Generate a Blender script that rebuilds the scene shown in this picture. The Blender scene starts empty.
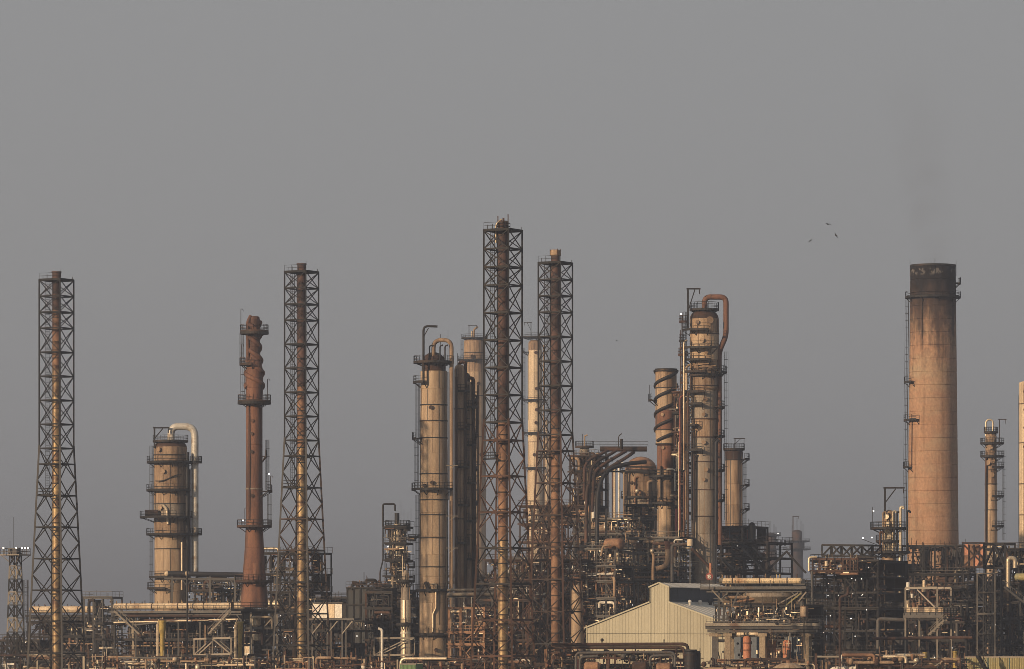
import bpy, math, random
from mathutils import Vector, Matrix
R = math.radians
SC = bpy.context.scene
COL = SC.collection

# ------------------------------------------------------------------ camera
FPX, HOR, CX, CAMZ = 5000.0, 655.0, 512.0, 8.0
cam_d = bpy.data.cameras.new('camera')
cam = bpy.data.objects.new('camera', cam_d); COL.objects.link(cam)
cam.location = (0, 0, CAMZ); cam.rotation_euler = (R(90), 0, 0)
cam_d.sensor_width = 36; cam_d.lens = FPX / 1024 * 36
cam_d.shift_y = (HOR - 334.5) / 1024
cam_d.clip_start = 1; cam_d.clip_end = 40000
SC.camera = cam
SC.render.resolution_x, SC.render.resolution_y = 1024, 669

# ------------------------------------------------------------------ light
SUN_AZ, SUN_EL = 47.0, 15.0          # degrees to the left of straight behind the camera; height
sun_dir = Vector((-math.sin(R(SUN_AZ)) * math.cos(R(SUN_EL)), -math.cos(R(SUN_AZ)) * math.cos(R(SUN_EL)), math.sin(R(SUN_EL))))
sl = bpy.data.lights.new('sun', 'SUN'); sl.energy = 4.9; sl.angle = R(0.6); sl.color = (1.0, 0.72, 0.45)
so = bpy.data.objects.new('sun', sl); COL.objects.link(so)
so.rotation_euler = sun_dir.to_track_quat('Z', 'Y').to_euler()
so.location = (-300, -300, 300)
w = bpy.data.worlds.new('World'); SC.world = w; w.use_nodes = True
nt = w.node_tree; nt.nodes.clear()
sky = nt.nodes.new('ShaderNodeTexSky'); sky.sky_type = 'NISHITA'; sky.sun_disc = False
sky.sun_elevation = R(SUN_EL); sky.sun_rotation = math.atan2(sun_dir.x, sun_dir.y)
sky.air_density = 1.0; sky.dust_density = 6.0; sky.ozone_density = 1.0
gry = nt.nodes.new('ShaderNodeMix'); gry.data_type = 'RGBA'       # a smog layer greys the clear sky
gry.inputs['Factor'].default_value = 0.90
gry.inputs['B'].default_value = (3.24, 3.21, 3.25, 1)
bg = nt.nodes.new('ShaderNodeBackground'); bg.inputs['Strength'].default_value = 0.10
wo = nt.nodes.new('ShaderNodeOutputWorld')
nt.links.new(sky.outputs['Color'], gry.inputs['A']); nt.links.new(gry.outputs['Result'], bg.inputs['Color'])
nt.links.new(bg.outputs[0], wo.inputs[0])
SC.view_settings.view_transform = 'Standard'; SC.view_settings.look = 'None'
SC.view_settings.exposure = 0.0; SC.view_settings.gamma = 1.0
cy = SC.cycles
cy.use_denoising = True
cy.max_bounces = 6; cy.diffuse_bounces = 2; cy.glossy_bounces = 2; cy.transmission_bounces = 2
cy.volume_bounces = 0; cy.transparent_max_bounces = 8
cy.pixel_filter_type = 'BLACKMAN_HARRIS'; cy.filter_width = 0.75

# ------------------------------------------------------------------ materials
def mat(name, c1, c2, scale=1.0, rough=0.75, metal=0.0, stretch=(1, 1, 1), c3=None, amt=0.45, scale3=None, stretch3=None, rnd=0.12, bump=0.0, soft=0.08, grain=0.28):
    """Two mottled tones plus, if c3 is given, blotches or runs of wear (rust, dirt) of that colour."""
    m = bpy.data.materials.new(name); m.use_nodes = True
    t = m.node_tree; N = t.nodes; L = t.links
    b = N['Principled BSDF']
    tc = N.new('ShaderNodeTexCoord')
    def noise(sc, st, det=5.0):
        mp = N.new('ShaderNodeMapping'); mp.inputs['Scale'].default_value = (sc * st[0], sc * st[1], sc * st[2])
        L.new(tc.outputs['Object'], mp.inputs['Vector'])
        n = N.new('ShaderNodeTexNoise'); n.inputs['Scale'].default_value = 1.0; n.inputs['Detail'].default_value = det
        n.inputs['Roughness'].default_value = 0.65
        L.new(mp.outputs[0], n.inputs['Vector']); return n
    n1 = noise(scale, stretch)
    mr = N.new('ShaderNodeMapRange'); mr.inputs['From Min'].default_value = 0.3; mr.inputs['From Max'].default_value = 0.7
    L.new(n1.outputs['Fac'], mr.inputs['Value'])
    mx = N.new('ShaderNodeMix'); mx.data_type = 'RGBA'
    mx.inputs['A'].default_value = (*c1, 1); mx.inputs['B'].default_value = (*c2, 1)
    L.new(mr.outputs[0], mx.inputs['Factor']); out = mx.outputs['Result']
    if c3:
        n3 = noise(scale3 or scale * 0.6, stretch3 or stretch)
        m3 = N.new('ShaderNodeMapRange'); th = 0.72 - 0.44 * amt
        m3.inputs['From Min'].default_value = th - soft; m3.inputs['From Max'].default_value = th + soft
        L.new(n3.outputs['Fac'], m3.inputs['Value'])
        mx3 = N.new('ShaderNodeMix'); mx3.data_type = 'RGBA'
        L.new(m3.outputs[0], mx3.inputs['Factor']); L.new(out, mx3.inputs['A']); mx3.inputs['B'].default_value = (*c3, 1)
        out = mx3.outputs['Result']
    n4 = noise(scale * 7 + 2.5, (1, 1, 0.6), 3.0); m4 = N.new('ShaderNodeMapRange')      # fine grime
    m4.inputs['From Min'].default_value = 0.35; m4.inputs['From Max'].default_value = 0.65
    m4.inputs['To Min'].default_value = 1 - grain; m4.inputs['To Max'].default_value = 1 + grain * .7
    L.new(n4.outputs['Fac'], m4.inputs['Value'])
    vm = N.new('ShaderNodeVectorMath'); vm.operation = 'SCALE'; L.new(out, vm.inputs[0]); L.new(m4.outputs[0], vm.inputs['Scale']); out = vm.outputs[0]
    if rnd:
        oi = N.new('ShaderNodeObjectInfo'); hv = N.new('ShaderNodeHueSaturation')
        r2 = N.new('ShaderNodeMapRange'); r2.inputs['To Min'].default_value = 1 - rnd; r2.inputs['To Max'].default_value = 1 + rnd
        L.new(oi.outputs['Random'], r2.inputs['Value']); L.new(r2.outputs[0], hv.inputs['Value'])
        L.new(out, hv.inputs['Color']); out = hv.outputs['Color']
    L.new(out, b.inputs['Base Color'])
    b.inputs['Roughness'].default_value = rough; b.inputs['Metallic'].default_value = metal
    b.inputs['Specular IOR Level'].default_value = 0.35
    if bump:
        bp = N.new('ShaderNodeBump'); bp.inputs['Strength'].default_value = 0.6; bp.inputs['Distance'].default_value = bump
        L.new(n1.outputs['Fac'], bp.inputs['Height']); L.new(bp.outputs[0], b.inputs['Normal'])
    return m

RUN = (1, 1, 0.12)      # runs down a wall
M = {}
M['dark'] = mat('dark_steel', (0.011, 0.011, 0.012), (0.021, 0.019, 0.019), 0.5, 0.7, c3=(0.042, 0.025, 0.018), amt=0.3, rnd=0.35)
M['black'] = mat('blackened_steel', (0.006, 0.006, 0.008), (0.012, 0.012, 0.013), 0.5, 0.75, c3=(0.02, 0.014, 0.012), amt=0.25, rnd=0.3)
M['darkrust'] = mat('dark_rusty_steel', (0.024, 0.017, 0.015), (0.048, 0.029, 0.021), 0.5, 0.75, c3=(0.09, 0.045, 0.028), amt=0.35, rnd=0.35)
M['rust'] = mat('rusty_steel', (0.092, 0.049, 0.034), (0.05, 0.029, 0.024), 0.6, 0.85, c3=(0.022, 0.017, 0.017), amt=0.35, rnd=0.3)
M['orange'] = mat('orange_brown_paint', (0.30, 0.17, 0.10), (0.20, 0.11, 0.066), 0.5, 0.7, c3=(0.10, 0.05, 0.03), amt=0.35, rnd=0.25)
M['greysteel'] = mat('grey_painted_steel', (0.105, 0.10, 0.095), (0.065, 0.063, 0.062), 0.5, 0.6, c3=(0.07, 0.042, 0.028), amt=0.3, rnd=0.25)
M['palesteel'] = mat('pale_painted_steel', (0.29, 0.255, 0.21), (0.20, 0.175, 0.14), 0.5, 0.6, c3=(0.13, 0.075, 0.05), amt=0.3, rnd=0.2)
M['white'] = mat('white_paint', (0.78, 0.75, 0.68), (0.6, 0.57, 0.5), 0.5, 0.5, c3=(0.3, 0.2, 0.13), amt=0.2, rnd=0.1)
M['alu'] = mat('dull_aluminium_cladding', (0.66, 0.57, 0.43), (0.48, 0.40, 0.29), 0.7, 0.42, 0.45, c3=(0.22, 0.13, 0.075), amt=0.28, stretch=RUN, rnd=0.2)
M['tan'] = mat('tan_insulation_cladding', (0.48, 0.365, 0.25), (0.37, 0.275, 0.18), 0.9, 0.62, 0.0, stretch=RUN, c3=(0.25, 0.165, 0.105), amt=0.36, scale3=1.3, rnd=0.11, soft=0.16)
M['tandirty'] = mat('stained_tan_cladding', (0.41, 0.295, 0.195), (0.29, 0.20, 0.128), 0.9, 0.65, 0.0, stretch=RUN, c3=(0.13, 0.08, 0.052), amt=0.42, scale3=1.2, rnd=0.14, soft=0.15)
M['greyclad'] = mat('grey_tan_cladding', (0.30, 0.262, 0.218), (0.23, 0.20, 0.165), 0.5, 0.6, 0.0, stretch=RUN, c3=(0.19, 0.14, 0.095), amt=0.36, scale3=1.2, rnd=0.10, soft=0.16)
M['paleclad'] = mat('pale_cream_cladding', (0.66, 0.54, 0.38), (0.55, 0.43, 0.29), 0.4, 0.55, 0.0, stretch=RUN, c3=(0.33, 0.21, 0.12), amt=0.25, rnd=0.07, soft=0.12)
M['darkclad'] = mat('blackened_cladding', (0.022, 0.023, 0.027), (0.013, 0.014, 0.018), 0.5, 0.6, 0.1, stretch=RUN, c3=(0.045, 0.03, 0.025), amt=0.25, rnd=0.25)
M['flue_rust'] = mat('rusted_flue_steel', (0.125, 0.068, 0.053), (0.072, 0.042, 0.038), 0.9, 0.8, c3=(0.034, 0.024, 0.025), amt=0.42, rnd=0.22, soft=0.12)
M['flue_orange'] = mat('orange_rusted_flue_steel', (0.31, 0.18, 0.105), (0.20, 0.112, 0.07), 0.9, 0.7, 0.1, c3=(0.10, 0.05, 0.035), amt=0.38, rnd=0.2, soft=0.12)
M['flue_brass'] = mat('weathered_galvanised_flue_steel', (0.47, 0.35, 0.185), (0.33, 0.24, 0.125), 1.1, 0.48, 0.4, c3=(0.13, 0.075, 0.048), amt=0.50, scale3=0.9, rnd=0.18, soft=0.12)
M['redbrown'] = mat('red_brown_rusted_shell', (0.25, 0.125, 0.078), (0.135, 0.064, 0.046), 0.6, 0.8, stretch=(1, 1, 0.14), c3=(0.058, 0.034, 0.030), amt=0.44, rnd=0.1, soft=0.10)
M['cream'] = mat('cream_ribbed_sheet', (0.44, 0.415, 0.315), (0.39, 0.367, 0.277), 0.25, 0.6, 0.0, stretch=RUN, c3=(0.31, 0.285, 0.21), amt=0.3, rnd=0.035, soft=0.14, grain=0.07)
M['roofgrey'] = mat('grey_sheet_roof', (0.62, 0.60, 0.54), (0.54, 0.52, 0.465), 0.2, 0.55, 0.0, c3=(0.40, 0.37, 0.32), amt=0.3, rnd=0.04, grain=0.08)
M['blue'] = mat('dark_blue_sheet', (0.035, 0.052, 0.078), (0.05, 0.068, 0.092), 0.5, 0.45, rnd=0.15)
M['olive'] = mat('olive_yellow_paint', (0.40, 0.30, 0.085), (0.30, 0.22, 0.06), 0.8, 0.55, 0.1, c3=(0.16, 0.12, 0.05), amt=0.3, rnd=0.1)
M['yellow'] = mat('faded_yellow_paint', (0.33, 0.28, 0.12), (0.25, 0.22, 0.11), 0.5, 0.6, c3=(0.2, 0.24, 0.18), amt=0.35, rnd=0.08)
M['green'] = mat('green_paint', (0.16, 0.26, 0.11), (0.10, 0.19, 0.09), 0.5, 0.6, c3=(0.24, 0.27, 0.17), amt=0.3, rnd=0.1)
M['greengrey'] = mat('grey_green_paint', (0.085, 0.125, 0.108), (0.058, 0.085, 0.075), 0.5, 0.6, c3=(0.1, 0.08, 0.05), amt=0.3, rnd=0.1)
M['red'] = mat('faded_red_paint', (0.34, 0.105, 0.09), (0.24, 0.07, 0.06), 0.5, 0.6, c3=(0.16, 0.06, 0.05), amt=0.3, rnd=0.15)
M['salmon'] = mat('salmon_orange_paint', (0.50, 0.22, 0.13), (0.4, 0.165, 0.095), 0.5, 0.6, c3=(0.3, 0.13, 0.08), amt=0.25, rnd=0.1)
M['beige'] = mat('beige_concrete', (0.36, 0.29, 0.20), (0.27, 0.21, 0.145), 0.5, 0.85, stretch=RUN, c3=(0.17, 0.13, 0.095), amt=0.34, rnd=0.1, soft=0.14)
M['glint_gold'] = mat('glint_tinted_cladding', (0.86, 0.69, 0.45), (0.74, 0.56, 0.34), 0.7, 0.45, 0.25, stretch=RUN, c3=(0.36, 0.2, 0.1), amt=0.28, rnd=0.1)  # sun glint on the header strip, put into a brighter base colour
M['palepipe'] = mat('pale_grey_pipe_cladding', (0.62, 0.60, 0.55), (0.50, 0.475, 0.43), 0.9, 0.5, 0.15, c3=(0.30, 0.22, 0.15), amt=0.3, rnd=0.12)
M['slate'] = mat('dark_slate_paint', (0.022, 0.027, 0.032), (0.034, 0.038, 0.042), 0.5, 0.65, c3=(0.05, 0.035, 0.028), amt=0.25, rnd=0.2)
M['ground'] = mat('dusty_ground', (0.13, 0.11, 0.09), (0.09, 0.08, 0.068), 0.05, 0.95, c3=(0.06, 0.055, 0.05), amt=0.4, rnd=0)
M['bird'] = mat('black_feathers', (0.02, 0.02, 0.022), (0.03, 0.03, 0.03), 3.0, 0.8, rnd=0)
M['grating'] = mat('dark_grating', (0.012, 0.012, 0.013), (0.022, 0.02, 0.019), 0.8, 0.75, rnd=0.25)

lampm = bpy.data.materials.new('lit_lamp_glass'); lampm.use_nodes = True
_b = lampm.node_tree.nodes['Principled BSDF']
_b.inputs['Base Color'].default_value = (0.8, 0.78, 0.74, 1)
_b.inputs['Emission Color'].default_value = (1.0, 0.95, 0.86, 1); _b.inputs['Emission Strength'].default_value = 2.2
M['lamp'] = lampm

# the chimney's own concrete: soot from the rim down, runs, formwork tint
def soot_concrete(ZT=94.9):
    m = bpy.data.materials.new('sooty_concrete'); m.use_nodes = True
    t = m.node_tree; N = t.nodes; L = t.links; b = N['Principled BSDF']
    tc = N.new('ShaderNodeTexCoord')
    def noise(v, det=5):
        mp = N.new('ShaderNodeMapping'); mp.inputs['Scale'].default_value = v; L.new(tc.outputs['Object'], mp.inputs['Vector'])
        n = N.new('ShaderNodeTexNoise'); n.inputs['Scale'].default_value = 1; n.inputs['Detail'].default_value = det; n.inputs['Roughness'].default_value = 0.68
        L.new(mp.outputs[0], n.inputs['Vector']); return n.outputs['Fac']
    def rng(v, a, b_, c=0., d=1.):
        r = N.new('ShaderNodeMapRange'); r.inputs['From Min'].default_value = a; r.inputs['From Max'].default_value = b_
        r.inputs['To Min'].default_value = c; r.inputs['To Max'].default_value = d; L.new(v, r.inputs['Value']); return r.outputs[0]
    def math_(op, a, b_):
        k = N.new('ShaderNodeMath'); k.operation = op
        for i, x in enumerate((a, b_)):
            if isinstance(x, (int, float)): k.inputs[i].default_value = x
            else: L.new(x, k.inputs[i])
        return k.outputs[0]
    def mix(f, a, b_):
        k = N.new('ShaderNodeMix'); k.data_type = 'RGBA'; L.new(f, k.inputs['Factor'])
        for s, x in (('A', a), ('B', b_)):
            if isinstance(x, tuple): k.inputs[s].default_value = (*x, 1)
            else: L.new(x, k.inputs[s])
        return k.outputs['Result']
    base = mix(rng(noise((0.35, 0.35, 0.1)), 0.3, 0.7), (0.44, 0.27, 0.175), (0.33, 0.195, 0.125))
    base = mix(rng(noise((0.12, 0.12, 0.22), 3), 0.45, 0.72), base, (0.36, 0.27, 0.185))
    runs = noise((0.5, 0.5, 0.035)); fine = noise((0.8, 0.8, 0.35), 8); fine2 = noise((1.1, 1.1, 0.6), 9)
    base = mix(math_('MULTIPLY', rng(noise((1.6, 1.6, 1.0), 4), 0.4, 0.7), 0.35), base, (0.22, 0.14, 0.09))
    base = mix(math_('MULTIPLY', rng(runs, 0.50, 0.64), 0.5), base, (0.17, 0.10, 0.06))
    sep = N.new('ShaderNodeSeparateXYZ'); L.new(tc.outputs['Object'], sep.inputs[0])
    z = math_('ADD', sep.outputs['Z'], math_('MULTIPLY', math_('SUBTRACT', rng(fine2, .33, .67), 0.5), 10.0))
    z = math_('ADD', z, math_('MULTIPLY', math_('SUBTRACT', rng(runs, .33, .67), 0.5), 13.0))
    base = mix(math_('MULTIPLY', rng(z, ZT - 23, ZT - 10), 0.86), base, (0.062, 0.043, 0.038))
    z2 = math_('ADD', sep.outputs['Z'], math_('MULTIPLY', math_('SUBTRACT', fine, 0.5), 14.0))
    z2 = math_('ADD', z2, math_('MULTIPLY', math_('SUBTRACT', runs, 0.5), 8.0))
    base = mix(rng(z2, ZT - 15, ZT - 3.0), base, (0.013, 0.012, 0.014))
    z3 = math_('ADD', sep.outputs['Z'], math_('MULTIPLY', math_('SUBTRACT', noise((1.0, 1.0, 0.8), 4), 0.47), 7.0))
    base = mix(math_('MULTIPLY', math_('MULTIPLY', rng(noise((.8, .8, .7), 3), .52, .56), rng(sep.outputs['Z'], ZT - 2.2, ZT - 1.6)), math_('SUBTRACT', 1.0, rng(sep.outputs['Z'], ZT - .6, ZT - .5))), base, (0.115, 0.108, 0.105))
    vm = N.new('ShaderNodeVectorMath'); vm.operation = 'SCALE'; L.new(base, vm.inputs[0]); L.new(rng(noise((2.2, 2.2, 1.6), 6), 0.3, 0.7, 0.74, 1.2), vm.inputs['Scale']); base = vm.outputs[0]
    L.new(base, b.inputs['Base Color']); b.inputs['Roughness'].default_value = 0.9; b.inputs['Specular IOR Level'].default_value = 0.2
    return m
M['soot'] = soot_concrete()

# ------------------------------------------------------------------ mesh and object helpers
def S(Y): return Y / FPX                      # metres for one photo pixel at distance Y
def PX(px, Y): return (px - CX) * Y / FPX
def PZ(py, Y): return CAMZ + (HOR - py) * Y / FPX
def P(px, py, Y): return Vector((PX(px, Y), Y, PZ(py, Y)))

class MB:
    def __init__(s): s.v = []; s.f = []; s.sm = []
    def add(s, vs, fs, smooth=False):
        k = len(s.v); s.v.extend([tuple(v) for v in vs]); s.f.extend([tuple(i + k for i in f) for f in fs]); s.sm.extend([smooth] * len(fs)); return s
    def box(s, c, d, ux=None, uy=None):
        """box centred at c with sizes d; ux, uy: its own horizontal axes"""
        ux = ux or Vector((1, 0, 0)); uy = uy or Vector((0, 1, 0)); uz = Vector((0, 0, 1)); c = Vector(c)
        vs = [c + ux * (d[0] / 2 * i) + uy * (d[1] / 2 * j) + uz * (d[2] / 2 * k) for k in (-1, 1) for j in (-1, 1) for i in (-1, 1)]
        return s.add(vs, [(0, 2, 3, 1), (4, 5, 7, 6), (0, 1, 5, 4), (2, 6, 7, 3), (0, 4, 6, 2), (1, 3, 7, 5)])
    def bar(s, a, b, w, h=None):
        a = Vector(a); b = Vector(b); h = h or w; d = (b - a)
        if d.length < 1e-6: return s
        d.normalize(); up = Vector((0, 0, 1)) if abs(d.z) < 0.95 else Vector((0, 1, 0))
        x = d.cross(up).normalized(); y = x.cross(d)
        vs = [p + x * (w / 2 * i) + y * (h / 2 * j) for p in (a, b) for j in (-1, 1) for i in (-1, 1)]
        return s.add(vs, [(0, 2, 3, 1), (4, 5, 7, 6), (0, 1, 5, 4), (2, 6, 7, 3), (0, 4, 6, 2), (1, 3, 7, 5)])
    def tube(s, pts, r, n=8, caps=True, r2=None):
        pts = [Vector(p) for p in pts]; m = len(pts)
        t0 = (pts[1] - pts[0]).normalized(); up = Vector((0, 0, 1)) if abs(t0.z) < 0.9 else Vector((0, 1, 0))
        x = t0.cross(up).normalized(); vs = []
        for i, p in enumerate(pts):
            if i == 0: t = t0
            elif i == m - 1: t = (pts[i] - pts[i - 1]).normalized()
            else:
                t = (pts[i + 1] - pts[i]).normalized() + (pts[i] - pts[i - 1]).normalized()
                t = t.normalized() if t.length > 1e-6 else t0
            x = (x - t * x.dot(t)); x = x.normalized() if x.length > 1e-6 else t.orthogonal().normalized()
            y = t.cross(x); rr = r if r2 is None else r + (r2 - r) * i / (m - 1)
            vs += [p + (x * math.cos(2 * math.pi * k / n) + y * math.sin(2 * math.pi * k / n)) * rr for k in range(n)]
        fs = [(i * n + k, i * n + (k + 1) % n, (i + 1) * n + (k + 1) % n, (i + 1) * n + k) for i in range(m - 1) for k in range(n)]
        s.add(vs, fs, True)
        if caps:
            s.add(vs[:n], [tuple(range(n))[::-1]]); s.add(vs[-n:], [tuple(range(n))])
        return s
    def lathe(s, c, prof, n=32, caps=True, smooth=True, a0=0.0, a1=360.0):
        """c: (x, y); prof: [(r, z)] from the bottom up; a0..a1 a sector"""
        full = abs(a1 - a0) >= 359.9; k = n if full else n + 1
        ring = lambda r, z: [(c[0] + r * math.cos(R(a0 + (a1 - a0) * i / n)), c[1] + r * math.sin(R(a0 + (a1 - a0) * i / n)), z) for i in range(k)]
        for (r0, z0), (r1, z1) in zip(prof, prof[1:]):
            s.add(ring(r0, z0) + ring(r1, z1), [(i, (i + 1) % k, k + (i + 1) % k, k + i) for i in range(n)], smooth)
        if caps and full:
            if prof[0][0] > 1e-4: s.add(ring(*prof[0]), [tuple(range(n))[::-1]])
            if prof[-1][0] > 1e-4: s.add(ring(*prof[-1]), [tuple(range(n))])
        return s
    def slist(s, c, r0, r1, z0, z1, a0=0., a1=360., n=24):
        """a flat ring sector of real thickness"""
        prof = [(r0, z0), (r1, z0), (r1, z1), (r0, z1), (r0, z0)]
        s.lathe(c, prof, n, False, False, a0, a1)
        if abs(a1 - a0) < 359.9:
            for a in (a0, a1):
                q = [(c[0] + r * math.cos(R(a)), c[1] + r * math.sin(R(a)), z) for r, z in prof[:4]]
                s.add(q, [(0, 1, 2, 3)])
        return s
    def ball(s, c, r, n=8, m=5, sx=1, sy=1, sz=1):
        c = Vector(c); vs = []; fs = []
        for j in range(m + 1):
            th = math.pi * j / m
            vs += [c + Vector((sx * r * math.sin(th) * math.cos(2 * math.pi * i / n), sy * r * math.sin(th) * math.sin(2 * math.pi * i / n), -sz * r * math.cos(th))) for i in range(n)]
        for j in range(m):
            fs += [(j * n + i, j * n + (i + 1) % n, (j + 1) * n + (i + 1) % n, (j + 1) * n + i) for i in range(n)]
        return s.add(vs, fs, True)
    def build(s, name, m, parent=None, org=None):
        org = ORG.get(parent.name, Vector((0, 0, 0))) if parent is not None else (org or Vector((0, 0, 0)))
        me = bpy.data.meshes.new(name)
        me.from_pydata([(v[0] - org[0], v[1] - org[1], v[2] - org[2]) for v in s.v], [], s.f)
        me.polygons.foreach_set('use_smooth', s.sm)
        me.materials.append(M[m] if isinstance(m, str) else m); me.update()
        o = bpy.data.objects.new(name, me); COL.objects.link(o)
        if parent is not None: o.parent = parent; ORG[o.name] = org
        else: o.location = org; ORG[o.name] = Vector(org)
        return o
ORG = {}
def thing(name, label, cat, loc, group=None, kind=None):
    o = bpy.data.objects.new(name, None); COL.objects.link(o); o.location = loc; o.empty_display_size = 0.5
    ORG[o.name] = Vector(loc); o['label'] = label; o['category'] = cat; o['kind'] = kind or 'thing'
    if group: o['group'] = group
    return o
def fillet(pts, rad, n=4):
    """round the corners of a polyline"""
    pts = [Vector(p) for p in pts]; out = [pts[0]]
    for a, b, c in zip(pts, pts[1:], pts[2:]):
        d0 = (a - b); d1 = (c - b); k = min(rad, d0.length * 0.49, d1.length * 0.49)
        p0 = b + d0.normalized() * k; p1 = b + d1.normalized() * k
        for i in range(n + 1):
            t = i / n; out.append(p0 * (1 - t) ** 2 + b * 2 * t * (1 - t) + p1 * t * t)
    out.append(pts[-1]); return out
# alike straight members share one unit mesh per material
UNIT = {}
def unit(m):
    if m not in UNIT:
        b = MB().box((0, 0, 0.5), (1, 1, 1)); me = bpy.data.meshes.new('member_' + m)
        me.from_pydata(b.v, [], b.f); me.materials.append(M[m]); UNIT[m] = me
    return UNIT[m]
def beam(name, a, b, w, m, parent, h=None):
    a = Vector(a); b = Vector(b); d = b - a; L = d.length; d.normalize()
    up = Vector((0, 0, 1)) if abs(d.z) < 0.95 else Vector((0, 1, 0))
    x = d.cross(up).normalized(); y = d.cross(x)
    o = bpy.data.objects.new(name, unit(m)); COL.objects.link(o); o.parent = parent
    p = a - ORG[parent.name]
    o.matrix_local = Matrix(((x.x * w, y.x * (h or w), d.x * L, p.x), (x.y * w, y.y * (h or w), d.y * L, p.y), (x.z * w, y.z * (h or w), d.z * L, p.z), (0, 0, 0, 1)))
    ORG[o.name] = ORG[parent.name]
    return o
def pipe(name, pts, r, m, parent, n=8, bend=None):
    return MB().tube(fillet(pts, bend or r * 3), r, n).build(name, m, parent)
def rail_mb(b, pts, h=1.1, t=0.07, step=1.6, mids=1, closed=False):
    """posts, top rail and mid rail along a polyline at deck height"""
    pts = [Vector(p) for p in pts]
    for a, c in zip(pts, pts[1:]):
        n = max(1, round((c - a).length / step))
        for i in range(n + 1):
            q = a.lerp(c, i / n); b.bar(q, q + Vector((0, 0, h)), t)
        for k in range(mids + 1):
            z = Vector((0, 0, h * (k + 1) / (mids + 1))); b.bar(a + z, c + z, t)
    return b
def lamp(parent, p, r=0.16):
    return MB().ball(p, r, 6, 4).build('lamp', 'lamp', parent)
# ------------------------------------------------------------------ the setting
PHI = R(29)
UX, VX = Vector((math.cos(PHI), -math.sin(PHI), 0)), Vector((math.sin(PHI), math.cos(PHI), 0))   # the plant's own grid
g = MB(); NG = 40
g.add([(-3200 + 6400 * i / NG, -120 + 9900 * j / NG, 0) for j in range(NG + 1) for i in range(NG + 1)],
      [(j * (NG + 1) + i, j * (NG + 1) + i + 1, (j + 1) * (NG + 1) + i + 1, (j + 1) * (NG + 1) + i) for j in range(NG) for i in range(NG)])
go = g.build('ground', 'ground'); go['kind'] = 'structure'

# ------------------------------------------------------------------ shared fittings
def platform(parent, c, r0, r1, z, a0=0., a1=360., m='black', h=1.15, brackets=True, name='platform', n=None):
    span = a1 - a0; n = n or max(6, int(span / 15))
    p = MB().slist(c, r0, r1, z - 0.12, z, a0, a1, n)
    p.slist(c, r1, r1 + 0.06, z - 0.30, z + 0.16, a0, a1, n)
    po = p.build(name, m, parent)
    ra = MB(); q = [(c[0] + r1 * math.cos(R(a0 + span * i / n)), c[1] + r1 * math.sin(R(a0 + span * i / n)), z) for i in range(n + 1)]
    rail_mb(ra, q, h, 0.07, 1.7)
    ra.build('railing', m, po)
    if brackets:
        k = max(2, int(span / 40))
        for i in range(k + (span < 359)):
            a = R(a0 + span * i / k); ca, sa = math.cos(a), math.sin(a)
            beam('bracket', (c[0] + r0 * ca, c[1] + r0 * sa, z - 1.2), (c[0] + (r1 - 0.1) * ca, c[1] + (r1 - 0.1) * sa, z - 0.2), 0.12, m, po)
    return po
def ladder(parent, p0, p1, out, m='dark', cage=True, w=0.5):
    """p0 bottom, p1 top; out: unit vector away from the wall"""
    p0, p1, out = Vector(p0), Vector(p1), Vector(out).normalized(); side = Vector((-out.y, out.x, 0)) * (w / 2); b = MB()
    for s_ in (-1, 1): b.bar(p0 + side * s_, p1 + side * s_, 0.07)
    n = int((p1 - p0).length / 0.45)
    for i in range(n): q = p0.lerp(p1, (i + .5) / n); b.bar(q - side, q + side, 0.045)
    lo = b.build('ladder', m, parent)
    if cage:
        c = MB(); k = max(2, int((p1 - p0).length / 1.5)); pr = None
        for i in range(k + 1):
            q = p0.lerp(p1, i / k)
            hoop = [q + side * 1.5 * math.cos(t) * 1 + out * 0.75 * math.sin(t) for t in [math.pi * j / 6 for j in range(7)]]
            for a, d in zip(hoop, hoop[1:]): c.bar(a, d, 0.05)
            if pr:
                for j in (1, 3, 5): c.bar(pr[j], hoop[j], 0.05)
            pr = hoop
        c.build('safety_cage', m, lo)
    return lo
def davit(parent, base, h, reach, ang=0.0, m='dark', t=0.28, strut=True):
    base = Vector(base); d = Vector((math.cos(R(ang)), math.sin(R(ang)), 0))
    b = MB().bar(base, base + Vector((0, 0, h)), t).bar(base + Vector((0, 0, h - t / 2)) - d * 0.3, base + d * reach + Vector((0, 0, h - t / 2)), t * 0.85)
    if strut: b.bar(base + Vector((0, 0, h * 0.45)), base + d * reach * 0.55 + Vector((0, 0, h - t)), t * 0.6)
    b.bar(base + d * (reach - 0.2) + Vector((0, 0, h - t)), base + d * (reach - 0.2) + Vector((0, 0, h - t - 0.9)), t * 0.5)
    return b.build('davit', m, parent)
def courses(parent, c, spec, m, groove=0.05, n=40, name='shell_course'):
    """spec: [(radius, z)] from the bottom up, one course between neighbours; m a material or one per course"""
    out = []
    for i, ((r0, z0), (r1, z1)) in enumerate(zip(spec, spec[1:])):
        mm = m[i] if isinstance(m, list) else m
        g_ = min(groove, (z1 - z0) * .2)
        out.append(MB().lathe(c, [(r0 - g_, z0), (r0, z0 + g_), (r1, z1 - g_), (r1 - g_, z1)], n, True).build(name, mm, parent))
    return out
def ring(parent, c, r, z, h=0.25, out=0.12, m='dark', n=40, name='stiffener_ring'):
    return MB().slist(c, r - 0.05, r + out, z - h / 2, z + h / 2, 0, 360, n).build(name, m, parent)
def dome_prof(r, z, hgt, n=6):
    return [(r * math.cos(math.pi / 2 * i / n), z + hgt * math.sin(math.pi / 2 * i / n)) for i in range(n)] + [(0.001, z + hgt)]
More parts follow.
